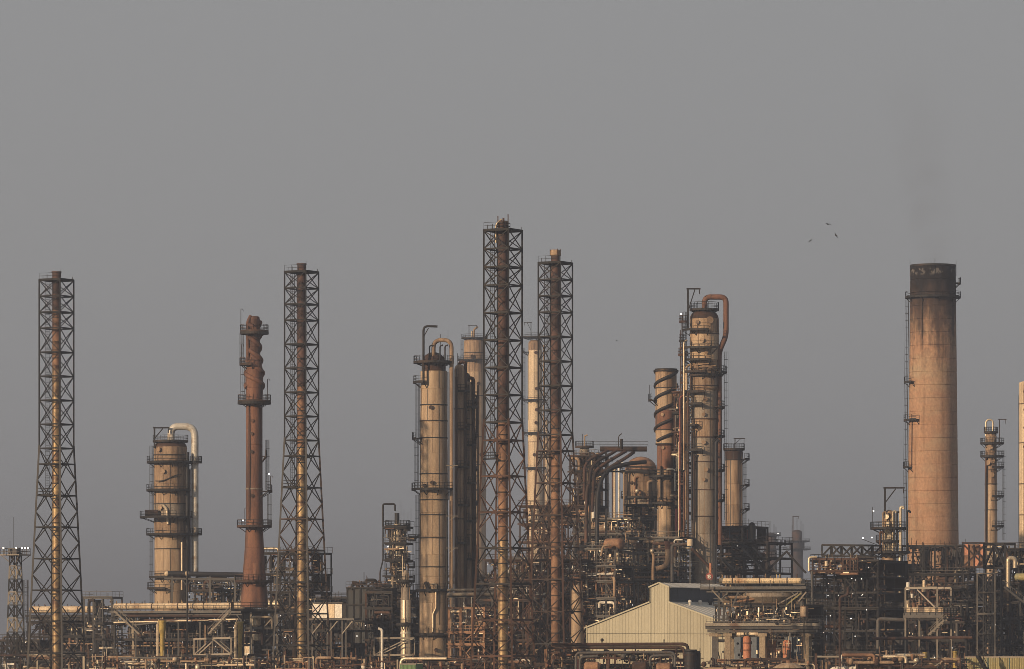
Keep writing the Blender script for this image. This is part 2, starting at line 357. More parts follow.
def nozzle(parent, c, r, z, ang, d=0.7, L=0.7, m='tandirty', name='manway'):
    a = R(ang); o = Vector((math.cos(a), math.sin(a), 0)); p = Vector((c[0], c[1], z))
    b = MB().tube([p + o * (r - 0.1), p + o * (r + L)], d / 2, 10).tube([p + o * (r + L), p + o * (r + L + 0.12)], d / 2 + 0.14, 10)
    return b.build(name, m, parent)

# ------------------------------------------------------------------ braced flue towers
def flue_tower(label, cx, ytop, k, flue, m_leg, m_brace, cap, seed, lower=None, ladder_to=214, sunlit_leg_tone=None):
    """k: photo pixels of this tower for one of the reference tower (seen at 900 m); flue: [(until, material)]"""
    rnd = random.Random(seed); Y = 900.0 / k; u = 0.18
    X0 = PX(cx, Y); Zt = PZ(ytop, Y)
    t = thing('lattice_flue_tower', label, 'flue tower', (X0, Y, 0), 'braced steel towers round slender flues')
    tb = Zt / u
    def half(q): return (16.8 + max(0.0, q - 165) * 0.0515) * u / (math.cos(PHI) + math.sin(PHI))
    def corner(i, q):
        sx, sy = ((-1, -1), (1, -1), (1, 1), (-1, 1))[i]
        return Vector((X0, Y, Zt - q * u)) + UX * (half(q) * sx) + VX * (half(q) * sy)
    lv = [0, 16, 32, 48, 72, 96, 120, 144, 168]
    while lv[-1] + 31.5 < tb - 4: lv.append(lv[-1] + 31.5)
    lv.append(tb)
    low = lower or m_leg
    for i in range(4):
        beam('leg', corner(i, 165), corner(i, -1), 0.27, m_leg, t)
        beam('leg', corner(i, tb), corner(i, 165), 0.31, sunlit_leg_tone if (sunlit_leg_tone and i in (0, 1)) else low, t)  # two lower legs take a lighter steel, sunlight put into their colour
    for j, (a, b) in enumerate(zip(lv, lv[1:])):
        mb_ = m_brace if a < 168 else (low if rnd.random() < .6 else m_brace)
        for i in range(4):
            k2 = (i + 1) % 4; in_ = 0.02
            for p, q in ((a, b), (b, a)):
                beam('brace', corner(i, p).lerp(corner(k2, q), in_), corner(i, p).lerp(corner(k2, q), 1 - in_), 0.125 if a < 168 else 0.14, mb_, t)
            h = a if a < 168 else (a + b) / 2
            beam('crossbar', corner(i, h), corner(k2, h), 0.18, mb_, t, 0.24)
            if a == 144: beam('crossbar', corner(i, b), corner(k2, b), 0.18, mb_, t, 0.24)
            if a >= 168:
                q = corner(i, h).lerp(corner(k2, h), .5)
                MB().box(q, (0.55, 0.08, 0.55), (UX if i % 2 == 0 else VX), (VX if i % 2 == 0 else UX)).build('gusset_plate', mb_, t)
        # guides that hold the flue
        if j % 2 == 0:
            h = a if a < 168 else (a + b) / 2
            ring(t, (X0, Y), 0.80, Zt - h * u, 0.35, 0.16, m_brace, 16, 'flue_guide')
            for i in range(4):
                c_ = Vector((X0, Y, Zt - h * u)); e = corner(i, h); d = (e - c_)
                beam('guide_arm', c_ + d.normalized() * 0.85, e, 0.10, m_brace, t)
    # flue in flanged lengths
    q = -9.0; n = 0
    while q < tb - 1:
        e = min(q + rnd.choice((8, 12.3, 12.3, 15)), tb); mm = next((m_ for lim, m_ in flue if q < lim), flue[-1][1])
        MB().lathe((X0, Y), [(0.76, Zt - e * u + .03), (0.77, Zt - e * u + .05), (0.77, Zt - q * u - .05), (0.76, Zt - q * u - .03)], 18).build('flue_section', mm, t)
        if n: MB().slist((X0, Y), 0.70, 0.86, Zt - q * u - 0.09, Zt - q * u + 0.09, 0, 360, 18).build('flue_flange', 'darkrust' if rnd.random() < .75 else 'dark', t)  # dark flange colour marks seams and also stands in for brace shadows
        q = e; n += 1
    # top ring of beams, walkway, masts
    for i in range(4): beam('top_beam', corner(i, -0.6), corner((i + 1) % 4, -0.6), 0.24, m_leg, t, 0.3)
    wk = MB().slist((X0, Y), 0.95, 1.9, Zt - 0.05, Zt + 0.03, 0, 360, 16).build('top_walkway', 'grating', t)
    b = MB(); rail_mb(b, [corner(i, -1.4) for i in (0, 1)], 1.0, 0.05, 1.5); b.build('railing', m_leg, wk)
    for dx, hh in ((-13.5, 5.5), (-9.3, 6.0), (16, 3.5)):
        p = Vector((X0 + dx * u, Y, Zt)); beam('lightning_rod', p, p + Vector((0, 0, hh * u)), 0.09, 'dark', t)
    zc = Zt + 9 * u
    if cap == 'plain':
        MB().slist((X0, Y), 0.70, 0.90, zc - 0.25, zc, 0, 360, 18).build('rim', 'flue_rust', t)
        beam('lightning_rod', (X0 + 0.8, Y, zc - 1), (X0 + 0.8, Y, zc + 0.5), 0.07, 'dark', t)
    elif cap == 'ragged':
        r_ = MB().slist((X0, Y), 0.70, 1.15, zc - 1.6, zc - 1.4, 0, 360, 18); rail_mb(r_, [(X0 + 1.12 * math.cos(R(a)), Y + 1.12 * math.sin(R(a)), zc - 1.4) for a in range(0, 361, 45)], 1.0, 0.08, 1.0)
        r_.build('burner_platform', 'dark', t)
        for a, hh in ((200, 1.0), (340, 1.3), (80, .8), (270, 0.7)):
            q = Vector((X0 + 0.85 * math.cos(R(a)), Y + 0.85 * math.sin(R(a)), zc - 1.5)); beam('pilot_burner', q, q + Vector((0, 0, 1.2 + hh)), 0.16, 'rust', t)
        MB().tube(fillet([(X0 - 1.1, Y - .4, zc - 3.5), (X0 - 1.1, Y - .4, zc - .5), (X0 - .2, Y - .4, zc + .2)], .5), 0.14, 6).build('steam_pipe', 'alu', t)
    else:
        MB().lathe((X0, Y), [(0.78, zc - 0.3), (0.98, zc - 0.1), (0.98, zc + .5), (0.85, zc + .8), (0.80, zc + .8), (0.80, zc - 0.2)], 18, False).build('wind_shield', 'tandirty', t)
        for a in (20, 110, 200, 290): beam('shield_rib', (X0 + 1.0 * math.cos(R(a)), Y + 1.0 * math.sin(R(a)), zc - .2), (X0 + 1.0 * math.cos(R(a)), Y + 1.0 * math.sin(R(a)), zc + .95), 0.12, 'rust', t)
    if ladder_to:
        lx = Vector((X0 - 9.0 * u, Y, 0)); ladder(t, lx + Vector((0, 0, Zt - ladder_to * u)), lx + Vector((0, 0, Zt)), (0, -1, 0), 'dark', True, 0.55)
        zz = Zt - ladder_to * u; po = MB().box(lx + Vector((-.3, -.2, zz)), (2.6, 1.6, 0.14), UX, VX)
        po = po.build('rest_platform', 'grating', t)
        rr = MB(); rail_mb(rr, [lx + Vector((-.3, -.2, zz)) + UX * a + VX * c_ for a, c_ in ((-1.25, -.75), (1.25, -.75), (1.25, .75), (-1.25, .75), (-1.25, -.75))], 1.05, 0.06, 1.3); rr.build('railing', 'dark', po)
    MB().box((X0, Y, 0.3), (7.8, 7.8, 0.6), UX, VX).build('footing', 'beige', t)
    return t
flue_tower('braced steel tower round a tan and golden flue, the one beside the white floodlight mast', 56.5, 280.5, 1.0,
           [(24, 'flue_rust'), (60, 'flue_orange'), (84, 'flue_orange'), (400, 'flue_brass')], 'black', 'black', 'plain', 1, 'black', sunlit_leg_tone='greysteel')
flue_tower('braced steel tower with a dark brown flue, just beside the bottle-shaped red-brown stack', 301.6, 272.5, 1.0,
           [(110, 'flue_rust'), (165, 'flue_orange'), (230, 'flue_brass'), (270, 'flue_brass'), (400, 'flue_brass')], 'black', 'black', 'plain', 2, 'darkrust', sunlit_leg_tone='greysteel')
flue_tower('tallest braced flue tower, its rusty flue ending in a ragged burner tip', 503.0, 231, 1.14,
           [(165, 'flue_rust'), (215, 'flue_orange'), (260, 'flue_orange'), (420, 'flue_brass')], 'black', 'dark', 'ragged', 3, 'rust', ladder_to=200, sunlit_leg_tone='rust')
flue_tower('braced flue tower whose dark red flue carries a flared tan wind shield at its tip', 555.4, 263.6, 1.02,
           [(140, 'flue_rust'), (190, 'flue_orange'), (420, 'flue_orange')], 'black', 'dark', 'shield', 4, 'darkrust', ladder_to=190, sunlit_leg_tone='rust')

# ------------------------------------------------------------------ big concrete chimney
def chimney():
    Y = 1120.0; s = S(Y); X0 = PX(933.0, Y); c = (X0, Y); zt = PZ(267, Y)
    t = thing('concrete_chimney', 'broad orange-tinted concrete chimney with a soot-black top', 'chimney', (X0, Y, 0))
    rad = lambda z: (22.6 + 3.0 * (zt - z) / (280 * s)) * s
    zs = [zt]
    while zs[-1] > 4: zs.append(zs[-1] - 13.2 * s)
    zs = zs[::-1]; zs[0] = 0
    courses(t, c, [(rad(z), z) for z in zs], 'soot', 0.085, 56, 'concrete_lift')
    MB().slist(c, rad(zt) - 0.5, rad(zt) + 0.12, zt + 0.002, zt + 0.45, 0, 360, 56).build('rim', 'dark', t)
    z = PZ(297, Y); platform(t, c, rad(z), rad(z) + 1.05, z, 0, 360, 'dark')
    for y_, a0, a1 in ((382, 160, 215), (420, 160, 230), (467, 160, 210), (283, -20, 20)):
        z = PZ(y_, Y); platform(t, c, rad(z), rad(z) + 1.1, z, a0, a1, 'dark')
    ang = R(184); o = Vector((math.cos(ang), math.sin(ang), 0))
    base = lambda z: Vector((X0, Y, z)) + o * (rad(z) + 0.35)
    for a, b in ((300, 382), (384, 420), (422, 467), (470, 600)): ladder(t, base(PZ(b, Y)), base(PZ(a, Y)), o, 'dark')
    for a in (182, 358, 270, 90): 
        p = Vector((X0 + (rad(zt) + .1) * math.cos(R(a)), Y + (rad(zt) + .1) * math.sin(R(a)), zt - 2)); beam('lightning_rod', p, p + Vector((0, 0, 3.6)), 0.1, 'dark', t)
    a = R(-122); pipe('down_conductor', [(X0 + (rad(q) + .08) * math.cos(a), Y + (rad(q) + .08) * math.sin(a), q) for q in (PZ(340, Y), PZ(298, Y))], 0.06, 'dark', t, 6)
    a = R(-152); pipe('sampling_pipe', [(X0 + (rad(q) + .12) * math.cos(a), Y + (rad(q) + .12) * math.sin(a), q) for q in (PZ(470, Y), PZ(422, Y))], 0.1, 'rust', t, 6)
    return t
chimney()

# ------------------------------------------------------------------ red-brown bottle-shaped stack
def red_stack():
    Y = 940.0; s = S(Y); X0 = PX(254.3, Y); c = (X0, Y)
    t = thing('steel_stack', 'red-brown rusted steel stack with a narrow knobbly neck and a flared foot', 'stack', (X0, Y, 0))
    prof = [(14.0, 607), (12.2, 586), (11.2, 570), (9.6, 548), (8.6, 526), (8.3, 489), (8.2, 445), (8.2, 402), (8.7, 388), (9.0, 378), (8.4, 369), (7.0, 361), (6.0, 354), (6.5, 347), (5.6, 340), (6.2, 332), (5.4, 326), (5.6, 319)]
    courses(t, c, [(r * s, max(0, PZ(y, Y))) for r, y in prof], 'redbrown', 0.04, 36)
    zt = PZ(319, Y)
    MB().lathe(c, [(5.4 * s, zt), (5.2 * s, zt + .3), (4.0 * s, zt + 0.5)], 24).build('stack_tip', 'redbrown', t)
    MB().tube(fillet([(X0 - 1.15, Y - .7, PZ(363, Y)), (X0 - 1.15, Y - .7, PZ(322, Y)), (X0 - .6, Y - .4, PZ(316, Y))], 1), 0.38, 10).build('side_flue', 'redbrown', t)
    for k in range(2):
        pts = []
        for i in range(60):
            f = i / 59; y = 322 + 66 * f; r = 5.7 if y < 352 else 5.7 + (y - 352) / 20 * 2.6
            a = k * math.pi + f * 2.6 * 2 * math.pi; pts.append((X0 + min(r, 8.5) * s * math.cos(a), Y + min(r, 8.5) * s * math.sin(a), PZ(y, Y)))
        MB().tube(pts, 0.46, 8).build('wind_strake', 'redbrown', t)
    for y_, r0, r1, a0, a1 in ((331, 5.6, 14, 0, 360), (364, 7, 14.5, 120, 262), (401, 8.2, 16.3, 0, 360), (491, 8.3, 17.8, -40, 40), (526, 8.6, 17.2, 0, 360), (581, 11.8, 19, 0, 360)):
        platform(t, c, r0 * s, r1 * s, PZ(y_, Y), a0, a1, 'darkrust')
    for y_ in (333, 403): ring(t, c, 13.9 * s if y_ == 333 else 16.2 * s, PZ(y_, Y), 0.5, 0.1, 'dark', 32, 'platform_fascia')
    ring(t, c, 8.3 * s, PZ(489, Y), 0.22, 0.10, 'palesteel')
    for dx, y0, y1 in ((-13.4, 331, 309), (-12.8, 364, 344), (13.2, 401, 379), (16.2, 491, 476), (-9.5, 526, 508)):
        p = P(254.3 + dx, y0, Y); b = MB().tube(fillet([p, p + Vector((0, 0, (y0 - y1) * s)), p + Vector((0.45 * (1 if dx > 0 else .8), 0, (y0 - y1) * s)), p + Vector((.45, 0, (y0 - y1) * s - .45))], .15), 0.06, 6); b.build('lamp_post', 'dark', t)
    for dx, ya, yb in ((-9.8, 400, 366), (11.8, 490, 440), (-11.2, 363, 333), (13.6, 525, 494)):
        e = P(254.3 + dx, yb, Y); a_ = P(254.3 + dx, ya, Y); ladder(t, a_, e, (-1 if dx < 0 else 1, -.3, 0), 'dark')
    platform(t, c, 8.2 * s, 12.6 * s, PZ(456, Y), -25, 25, 'darkrust')
    MB().tube([P(257, 585, Y - 1.9), P(257, 563, Y - 1.9)], 0.9, 16).build('inlet_drum', 'redbrown', t)
    pipe('gas_pipe', [P(249, 404, Y - 1.5), P(249, 445, Y - 1.62), P(249, 520, Y - 1.62)], 0.09, 'darkrust', t, 6)
    for y in (421, 434, 452, 496): nozzle(t, c, 8.2 * s, PZ(y, Y), -96 - (y % 3) * 4, 0.35, 0.12, 'darkrust', 'inspection_hatch')
    lamp(t, P(243, 528, Y - 2) + Vector((0, 0, 1.5))); lamp(t, P(269, 474, Y - .5))
red_stack()
def stack_table():
    Y = 935.0; s = S(Y); t = thing('stack_support', 'pale-legged support frame carrying the red-brown stack', 'support frame', P(256, 699, Y))
    for x_ in (243, 251, 263, 277):
        for d in (-2.4, 2.6): beam('post', Vector((PX(x_, Y), Y + d, 0)), P(x_, 612, Y + d), .42 if x_ < 265 else .3, 'palesteel' if x_ in (251, 277) else 'dark', t)
    for d in (-2.4, 2.6):
        for y in (612, 628, 645): beam('beam', P(241, y, Y + d), P(279, y, Y + d), .3, 'dark' if y != 628 else 'greysteel', t, .5)
    beam('brace', P(263, 628, Y - 2.45), P(277, 613, Y - 2.45), .2, 'palesteel', t); beam('brace', P(263, 645, Y - 2.45), P(277, 629, Y - 2.45), .16, 'greysteel', t)
    po = MB().box(P(258, 610, Y), (9.6, 8.0, .35)).build('deck', 'grating', t)
    b = MB(); q = PZ(609, Y); rail_mb(b, [Vector((PX(232.5, Y), Y + 3.8, q)), Vector((PX(232.5, Y), Y - 3.9, q)), Vector((PX(283.5, Y), Y - 3.9, q)), Vector((PX(283.5, Y), Y + 3.8, q))], 1.2, .07, 1.2); b.build('railing', 'dark', po)
    for x_, y_, r_, m in ((256, 622, .9, 'alu'), (269, 621, .7, 'tandirty'), (258, 637, .8, 'alu'), (270, 640, 1.1, 'darkclad'), (247, 640, .7, 'darkrust')): MB().lathe((PX(x_, Y), Y - 1), [(.1, PZ(y_, Y) - r_), (r_, PZ(y_, Y) - r_ * .7), (r_, PZ(y_, Y) + r_ * .7), (.1, PZ(y_, Y) + r_)], 14).build('burner_drum', m, t)
    for x0, x1, y0, m in ((250, 272, 617, 'alu'), (244, 262, 633, 'rust'), (262, 279, 650, 'greysteel'), (248, 276, 655, 'darkrust')): MB().tube(fillet([P(x0, y0, Y - 2.9), P(x1, y0, Y - 2.9), P(x1, y0 + 12, Y - 2.9)], .5), .2, 8).build('pipe', m, t)
stack_table()
# ------------------------------------------------------------------ process columns
def col(label, cx, Y, spec, m, rings=(), plats=(), top='dome', name='process_tower', ground=True, group=None, ringm='dark', n=40, dome_m=None, domeh=0.45):
    """spec: [(photo half width, photo y)] from the top down"""
    s = S(Y); X0 = PX(cx, Y); c = (X0, Y)
    t = thing(name, label, 'column', (X0, Y, 0), group)
    sp = [(r * s, PZ(y, Y)) for r, y in spec][::-1]
    if isinstance(m, list): m = m[:len(spec) - 1]
    if ground and sp[0][1] > 1.5: sp = [(sp[0][0], 0.0)] + sp; m = ([m[-1]] + m[::-1]) if isinstance(m, list) else m
    elif isinstance(m, list): m = m[::-1]
    courses(t, c, sp, m, 0.05, n)
    r, z = sp[-1]
    if top == 'dome': MB().lathe(c, dome_prof(r - .03, z + .01, r * domeh * 2), n, False).build('domed_head', dome_m or (m[-1] if isinstance(m, list) else m), t)
    elif top == 'open': MB().slist(c, r - .3, r + .12, z + .002, z + .25, 0, 360, n).build('rim', ringm, t)
    k_ = random.Random(int(cx * 7 + Y)); na = 5 if sp[-1][0] > 1.4 else 3
    for a_ in [-165 + 150 * (i + .5 + k_.uniform(-.3, .3)) / na for i in range(na)]:
        ca, sa = math.cos(R(a_)), math.sin(R(a_)); mm = k_.choice(('darkrust', 'tandirty', 'rust', 'dark', 'greysteel')); w_ = k_.choice((.05, .06, .09))
        for (ra, za), (rb, zb) in zip(sp, sp[1:]):
            if abs(ra - rb) < .25 and zb - za > 1.5 and k_.random() < .75: beam('seam_strip', (c[0] + (ra + .02) * ca, c[1] + (ra + .02) * sa, za + .06), (c[0] + (rb + .02) * ca, c[1] + (rb + .02) * sa, zb - .06), w_, mm, t)
    rr = lambda y: next((a[0] + (b[0] - a[0]) * (y - a[1]) / max(.01, b[1] - a[1]) for a, b in zip(spec, spec[1:]) if a[1] <= y <= b[1]), spec[-1][0])
    for y in rings: ring(t, c, rr(y) * s, PZ(y, Y), 0.19, 0.10, ringm, n)
    for q in plats:
        y, w, a0, a1 = q[:4]; platform(t, c, rr(y) * s if y >= spec[0][1] else 0.6, (max(rr(y), spec[0][0]) + w) * s, PZ(y, Y), a0, a1, 'black')
    t_rr = lambda y: rr(y) * s
    return t, c, s, t_rr
def goose(parent, cx, Y, pts, rpx, m, bend=9, n=12, name='overhead_pipe'):
    s = S(Y); return MB().tube(fillet([P(x, y, Y + (d if d else 0)) for x, y, d in pts], bend * s, 6), rpx * s, n).build(name, m, parent)
def side_ladder(t, cx, Y, px, y0, y1, out, dy=0.0, cage=True):
    ladder(t, P(px, y1, Y + dy), P(px, y0, Y + dy), out, 'dark', cage)
def whip(t, px, y0, y1, Y, tk=0.08): beam('antenna_rod', P(px, y0, Y), P(px, y1, Y), tk, 'dark', t)

# A: fat tan column beyond the cooler bank
Y = 1060
t, c, s, rr = col('fat tan column under a pale looped overhead pipe, beyond the long fan cooler deck', 170.5, Y,
    [(16.5, 447), (16.5, 463), (16.5, 490), (16.5, 504), (16.5, 517), (16, 534), (16, 549), (16, 571), (16, 592), (16, 610)],
    ['tandirty', 'tandirty', 'tandirty', 'greyclad', 'tandirty', 'tan', 'tan', 'tan', 'tan', 'tan'], rings=(455, 504, 549, 574), plats=((462, 7, 0, 360), (490, 7.5, 130, 330), (534, 7.5, 0, 360), (517, 14, 150, 285), (517, 7, 285, 360)), dome_m='rust', domeh=.22)
platform(t, c, 5 * s, 17.5 * s, PZ(441, Y), 0, 360, 'dark')
goose(t, 170, Y, [(171, 442, -.8), (171, 426.5, -.8), (194.9, 426.5, -.8), (194.9, 576, -.8)], 3.6, 'palepipe', 10, 14)
goose(t, 170, Y, [(187.5, 452, -2.2), (187.5, 540, -2.2), (187.5, 576, -2.2)], 1.9, 'darkclad', 3, 10, 'side_pipe')
goose(t, 170, Y, [(189.5, 470, -1.4), (189.5, 590, -1.4)], 1.2, 'rust', 3, 8, 'side_pipe')
goose(t, 170, Y, [(182, 542, -3.2), (182, 590, -3.2)], 1.3, 'alu', 3, 8, 'side_pipe')
for y in (462, 534): platform(t, (PX(194.9, Y), Y - .8), 3.7 * s, 7.2 * s, PZ(y, Y), -120, 120, 'black', brackets=False)
d_ = davit(t, P(154.5, 448, Y - 2), 21 * s, 15 * s, 0, 'dark', 0.34)
for x_ in (178, 186): whip(t, x_, 441, 434, Y - 2)
for y in (462, 490, 528): beam('pipe_guide', P(186, y + 8, Y - 1.5), P(196, y + 6, Y - .8), 0.2, 'dark', t)
MB().tube([P(145, 513, Y - 3), P(158, 513, Y - 3)], 3.2 * s, 12).build('reflux_drum', 'rust', t)
goose(t, 170, Y, [(163, 505, -3.6), (167, 509, -3.6), (168, 524, -3.6)], 1.6, 'alu', 4, 8, 'side_pipe')
MB().tube(fillet([P(155.5, 481, Y - 3.2), P(163, 481, Y - 3.6), P(176, 475, Y - 3.6), P(182, 474, Y - 3)], 1.5), 0.12, 6).build('sampling_line', 'dark', t)
side_ladder(t, 170, Y, 153, 446, 517, (-1, -.4, 0)); side_ladder(t, 170, Y, 152.5, 534, 610, (-1, -.4, 0))
for y, a in ((472, -110), (450, -125), (508, -120)): nozzle(t, c, rr(y), PZ(y, Y), a, 0.7, 0.4, 'tandirty')
platform(t, c, 16 * s, 23 * s, PZ(588, Y), 120, 260, 'dark'); platform(t, c, 16 * s, 22 * s, PZ(577, Y), 200, 330, 'dark')

# B: big tan column with a crane arm
Y = 960
t, c, s, rr = col('big smooth tan column with a curved crane arm and looped pipe on its head', 433.7, Y,
    [(12, 363), (12, 371), (13.2, 371.2), (13.2, 389), (13.2, 406), (13.6, 422), (13.6, 440.5), (13.8, 453.5), (13.8, 474), (14, 490), (14, 513), (14, 537), (14.4, 555), (14.4, 577), (14.6, 603), (14.6, 625), (14.8, 639), (14.8, 664)],
    ['rust', 'rust', 'tan', 'tan', 'tan', 'tan', 'tan', 'tan', 'tan', 'tan', 'tan', 'tan', 'tan', 'tan', 'tan', 'tan', 'tan'], rings=(405, 421, 438, 474, 500, 515, 538, 567, 590, 637))
platform(t, c, 6 * s, 20 * s, PZ(362, Y), 0, 360, 'dark')
platform(t, c, 13.5 * s, 20.5 * s, PZ(382, Y), 150, 240, 'dark')
platform(t, c, 13.8 * s, 21.5 * s, PZ(438.5, Y), 150, 215, 'dark')
platform(t, c, 14 * s, 22 * s, PZ(489, Y), 150, 330, 'dark', name='platform')
platform(t, c, 14.3 * s, 18 * s, PZ(590, Y), 190, 330, 'black', n=12); platform(t, c, 14.6 * s, 19 * s, PZ(634, Y), 150, 390, 'dark')
goose(t, 433, Y, [(433.5, 362, -1.4), (433.5, 340, -1.4), (451.5, 340, -1.4), (451.5, 400, -1.2), (451.5, 660, -1.2)], 2.1, 'tandirty', 8, 12)
MB().tube(fillet([P(423.5, 382, Y - 3), P(423.5, 326, Y - 3), P(437.5, 326.5, Y - 3)], 5 * s, 5), 0.22, 8).bar(P(423.5, 337, Y - 3), P(428.5, 328, Y - 3), 0.16).build('crane_arm', 'dark', t)
for x_, y1 in ((440.5, 334), (448, 330), (430, 345)): whip(t, x_, 362, y1, Y - 1)
for x_ in (429.5, 440, 445): goose(t, 433, Y, [(x_, 362, -2), (x_, 346, -2), (x_ + 3, 345, -2)], .7, 'dark', 2, 6, 'vent_pipe')
side_ladder(t, 433, Y, 419, 382, 438, (-1, -.4, 0), -1); side_ladder(t, 433, Y, 418, 439, 489, (-1, -.4, 0), -1); side_ladder(t, 433, Y, 419, 495, 590, (-1, -.4, 0), -1)
goose(t, 433, Y, [(431.5, 584, -3), (436, 584, -3), (436, 608, -3), (433, 614, -3), (433, 632, -3)], 1.0, 'alu', 2, 8, 'side_pipe')
goose(t, 433, Y, [(425, 582, -3), (428, 588, -3), (428, 592, -3)], 1.6, 'dark', 2, 8, 'side_pipe')
goose(t, 433, Y, [(447, 500, -2), (447, 560, -2), (446, 662, -2)], 0.8, 'dark', 2, 8, 'side_pipe')
for y in (465.5, 548, 516): 
    beam('pipe_support', P(446, y, Y - 3), P(458, y, Y - 2.6), 0.16, 'palesteel', t); beam('pipe_support', P(449, y + 5, Y - 2.8), P(455, y, Y - 2.7), 0.12, 'palesteel', t)
for y, a in ((408, -100), (486, -125), (483, -95), (650, -80)): nozzle(t, c, rr(y), PZ(y, Y), a, 0.5, 0.25, 'darkrust')
beam('seam_strip', P(447.9, 372, Y - 1.5), P(448.2, 500, Y - 1.5), 0.2, 'dark', t)

# C: dark columns in its shade
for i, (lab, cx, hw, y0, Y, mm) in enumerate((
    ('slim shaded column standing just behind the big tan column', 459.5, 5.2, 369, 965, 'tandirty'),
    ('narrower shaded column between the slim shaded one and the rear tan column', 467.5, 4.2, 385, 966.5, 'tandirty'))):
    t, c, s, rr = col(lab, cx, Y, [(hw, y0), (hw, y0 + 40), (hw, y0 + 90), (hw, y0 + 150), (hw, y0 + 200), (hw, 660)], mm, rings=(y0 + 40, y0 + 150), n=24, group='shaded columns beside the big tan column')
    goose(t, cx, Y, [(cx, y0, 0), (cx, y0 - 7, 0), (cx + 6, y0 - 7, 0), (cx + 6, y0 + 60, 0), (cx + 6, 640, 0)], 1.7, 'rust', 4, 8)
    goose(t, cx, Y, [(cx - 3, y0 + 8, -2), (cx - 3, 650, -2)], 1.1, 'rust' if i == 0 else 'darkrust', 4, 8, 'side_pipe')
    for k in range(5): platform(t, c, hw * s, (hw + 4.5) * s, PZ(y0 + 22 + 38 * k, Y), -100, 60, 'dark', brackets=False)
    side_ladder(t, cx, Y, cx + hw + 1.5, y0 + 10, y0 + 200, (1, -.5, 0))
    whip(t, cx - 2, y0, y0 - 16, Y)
Y = 968
t = thing('pipe_riser_frame', 'dark rack of looped riser pipes hung beside the shaded columns', 'pipe rack', (PX(471, Y), Y, 0))
for x_, y0, w_ in ((466, 374, 1.5), (470, 378, 1.2), (474, 395, 1.0)):
    MB().tube(fillet([P(x_ - 3, 640, Y), P(x_ - 3, y0, Y), P(x_ + 2.5, y0, Y), P(x_ + 2.5, y0 + 32, Y), P(x_ + 1, y0 + 60, Y), P(x_ + 1, 640, Y)], .9), w_ * S(Y), 8).build('riser_pipe', 'darkrust', t)
for y in range(392, 640, 14): beam('pipe_support', P(462, y, Y + .6), P(478, y, Y + .6), 0.2, 'dark', t)
for x_ in (462, 478): beam('post', P(x_, 385, Y + .8), Vector((PX(x_, Y), Y + .8, 0)), 0.3, 'dark', t)
for k in range(9): MB().ball(P(472.5 + (k % 2) * 3, 384 + k * 17, Y - .7), .55, 8, 5).build('valve', 'darkrust', t)

# D: rear tan column, E: pale column
Y = 1600
t, c, s, rr = col('rear tan column with a rusty cap rig, half behind the tallest flue tower', 474.5, Y,
    [(10.5, 341), (10.8, 353), (11, 372), (11.2, 396), (11.4, 415), (11.6, 440), (11.6, 465), (11.6, 490), (11.6, 520), (11.6, 640)],
    ['tandirty', 'tandirty', 'tan', 'tan', 'tan', 'tan', 'tan', 'tan', 'tan', 'tan'], rings=(353, 396, 437, 465, 490, 515), plats=((360, 6, 140, 320),), domeh=.1)
platform(t, c, 4 * s, 13 * s, PZ(338, Y), 0, 360, 'dark')
davit(t, P(469, 338, Y - 1.5), 13 * s, 8 * s, 0, 'dark', 0.22, False)
goose(t, 474, Y, [(474, 340, -1), (474, 329, -1), (478, 327, -1)], 1.0, 'tandirty', 3, 8, 'vent_pipe'); goose(t, 474, Y, [(472, 340, -1), (472, 331, -1)], .8, 'alu', 3, 8, 'vent_pipe')
for y, a in ((357, -100), (384, -70), (455, -60)): nozzle(t, c, rr(y), PZ(y, Y), a, 0.9, 0.4, 'rust')
side_ladder(t, 474, Y, 463, 340, 420, (-1, -.3, 0))
Y = 1650
t, c, s, rr = col('tall pale sunlit column seen between the two rusty flue towers', 535, Y,
    [(6.6, 343), (6.6, 350), (7.2, 350.2), (7.2, 372), (7.2, 398), (7.2, 420), (7.2, 442), (7.4, 470), (8.0, 500), (8.0, 640)],
    ['tandirty', 'tandirty'] + ['paleclad'] * 8, rings=(350, 398, 442, 470), ringm='tandirty', domeh=.25, n=28)
platform(t, c, 3 * s, 14 * s, PZ(337, Y), 0, 360, 'dark')
for y, a0, a1 in ((352, 150, 215), (400, 140, 330), (433, 140, 330), (468, 140, 330)): platform(t, c, rr(y), rr(y) + 5.5 * s, PZ(y, Y), a0, a1, 'black')
davit(t, P(531, 337, Y - 1.5), 15 * s, 7 * s, 180, 'dark', 0.24, True)
for x_, yy in ((527, 328), (541, 324), (546, 330)): whip(t, x_, 337, yy, Y - 1)
goose(t, 535, Y, [(543.8, 345, -.5), (543.8, 520, -.5)], .8, 'tandirty', 3, 8, 'side_pipe')
goose(t, 535, Y, [(546.5, 420, -.5), (546.5, 600, -.5)], 1.0, 'paleclad', 3, 8, 'side_pipe')
for y in (353, 389, 410, 423, 455): nozzle(t, c, rr(y), PZ(y, Y), -95 + (y % 7) * 4, 0.8, 0.15, 'rust')
side_ladder(t, 535, Y, 525, 353, 470, (-1, -.3, 0))
Y = 1680
t, c, s, rr = col('short greyish column in the gap below the pale column, with a thick curved duct', 549, Y, [(5, 440), (5, 470), (5, 500), (5, 640)], 'greyclad', rings=(470,), n=24)
MB().tube(fillet([P(527, 560, Y - 12), P(531, 500, Y - 12), P(540, 479, Y - 12), P(552, 474, Y - 12)], 3), 1.6 * S(Y), 10).build('curved_duct', 'darkrust', t)

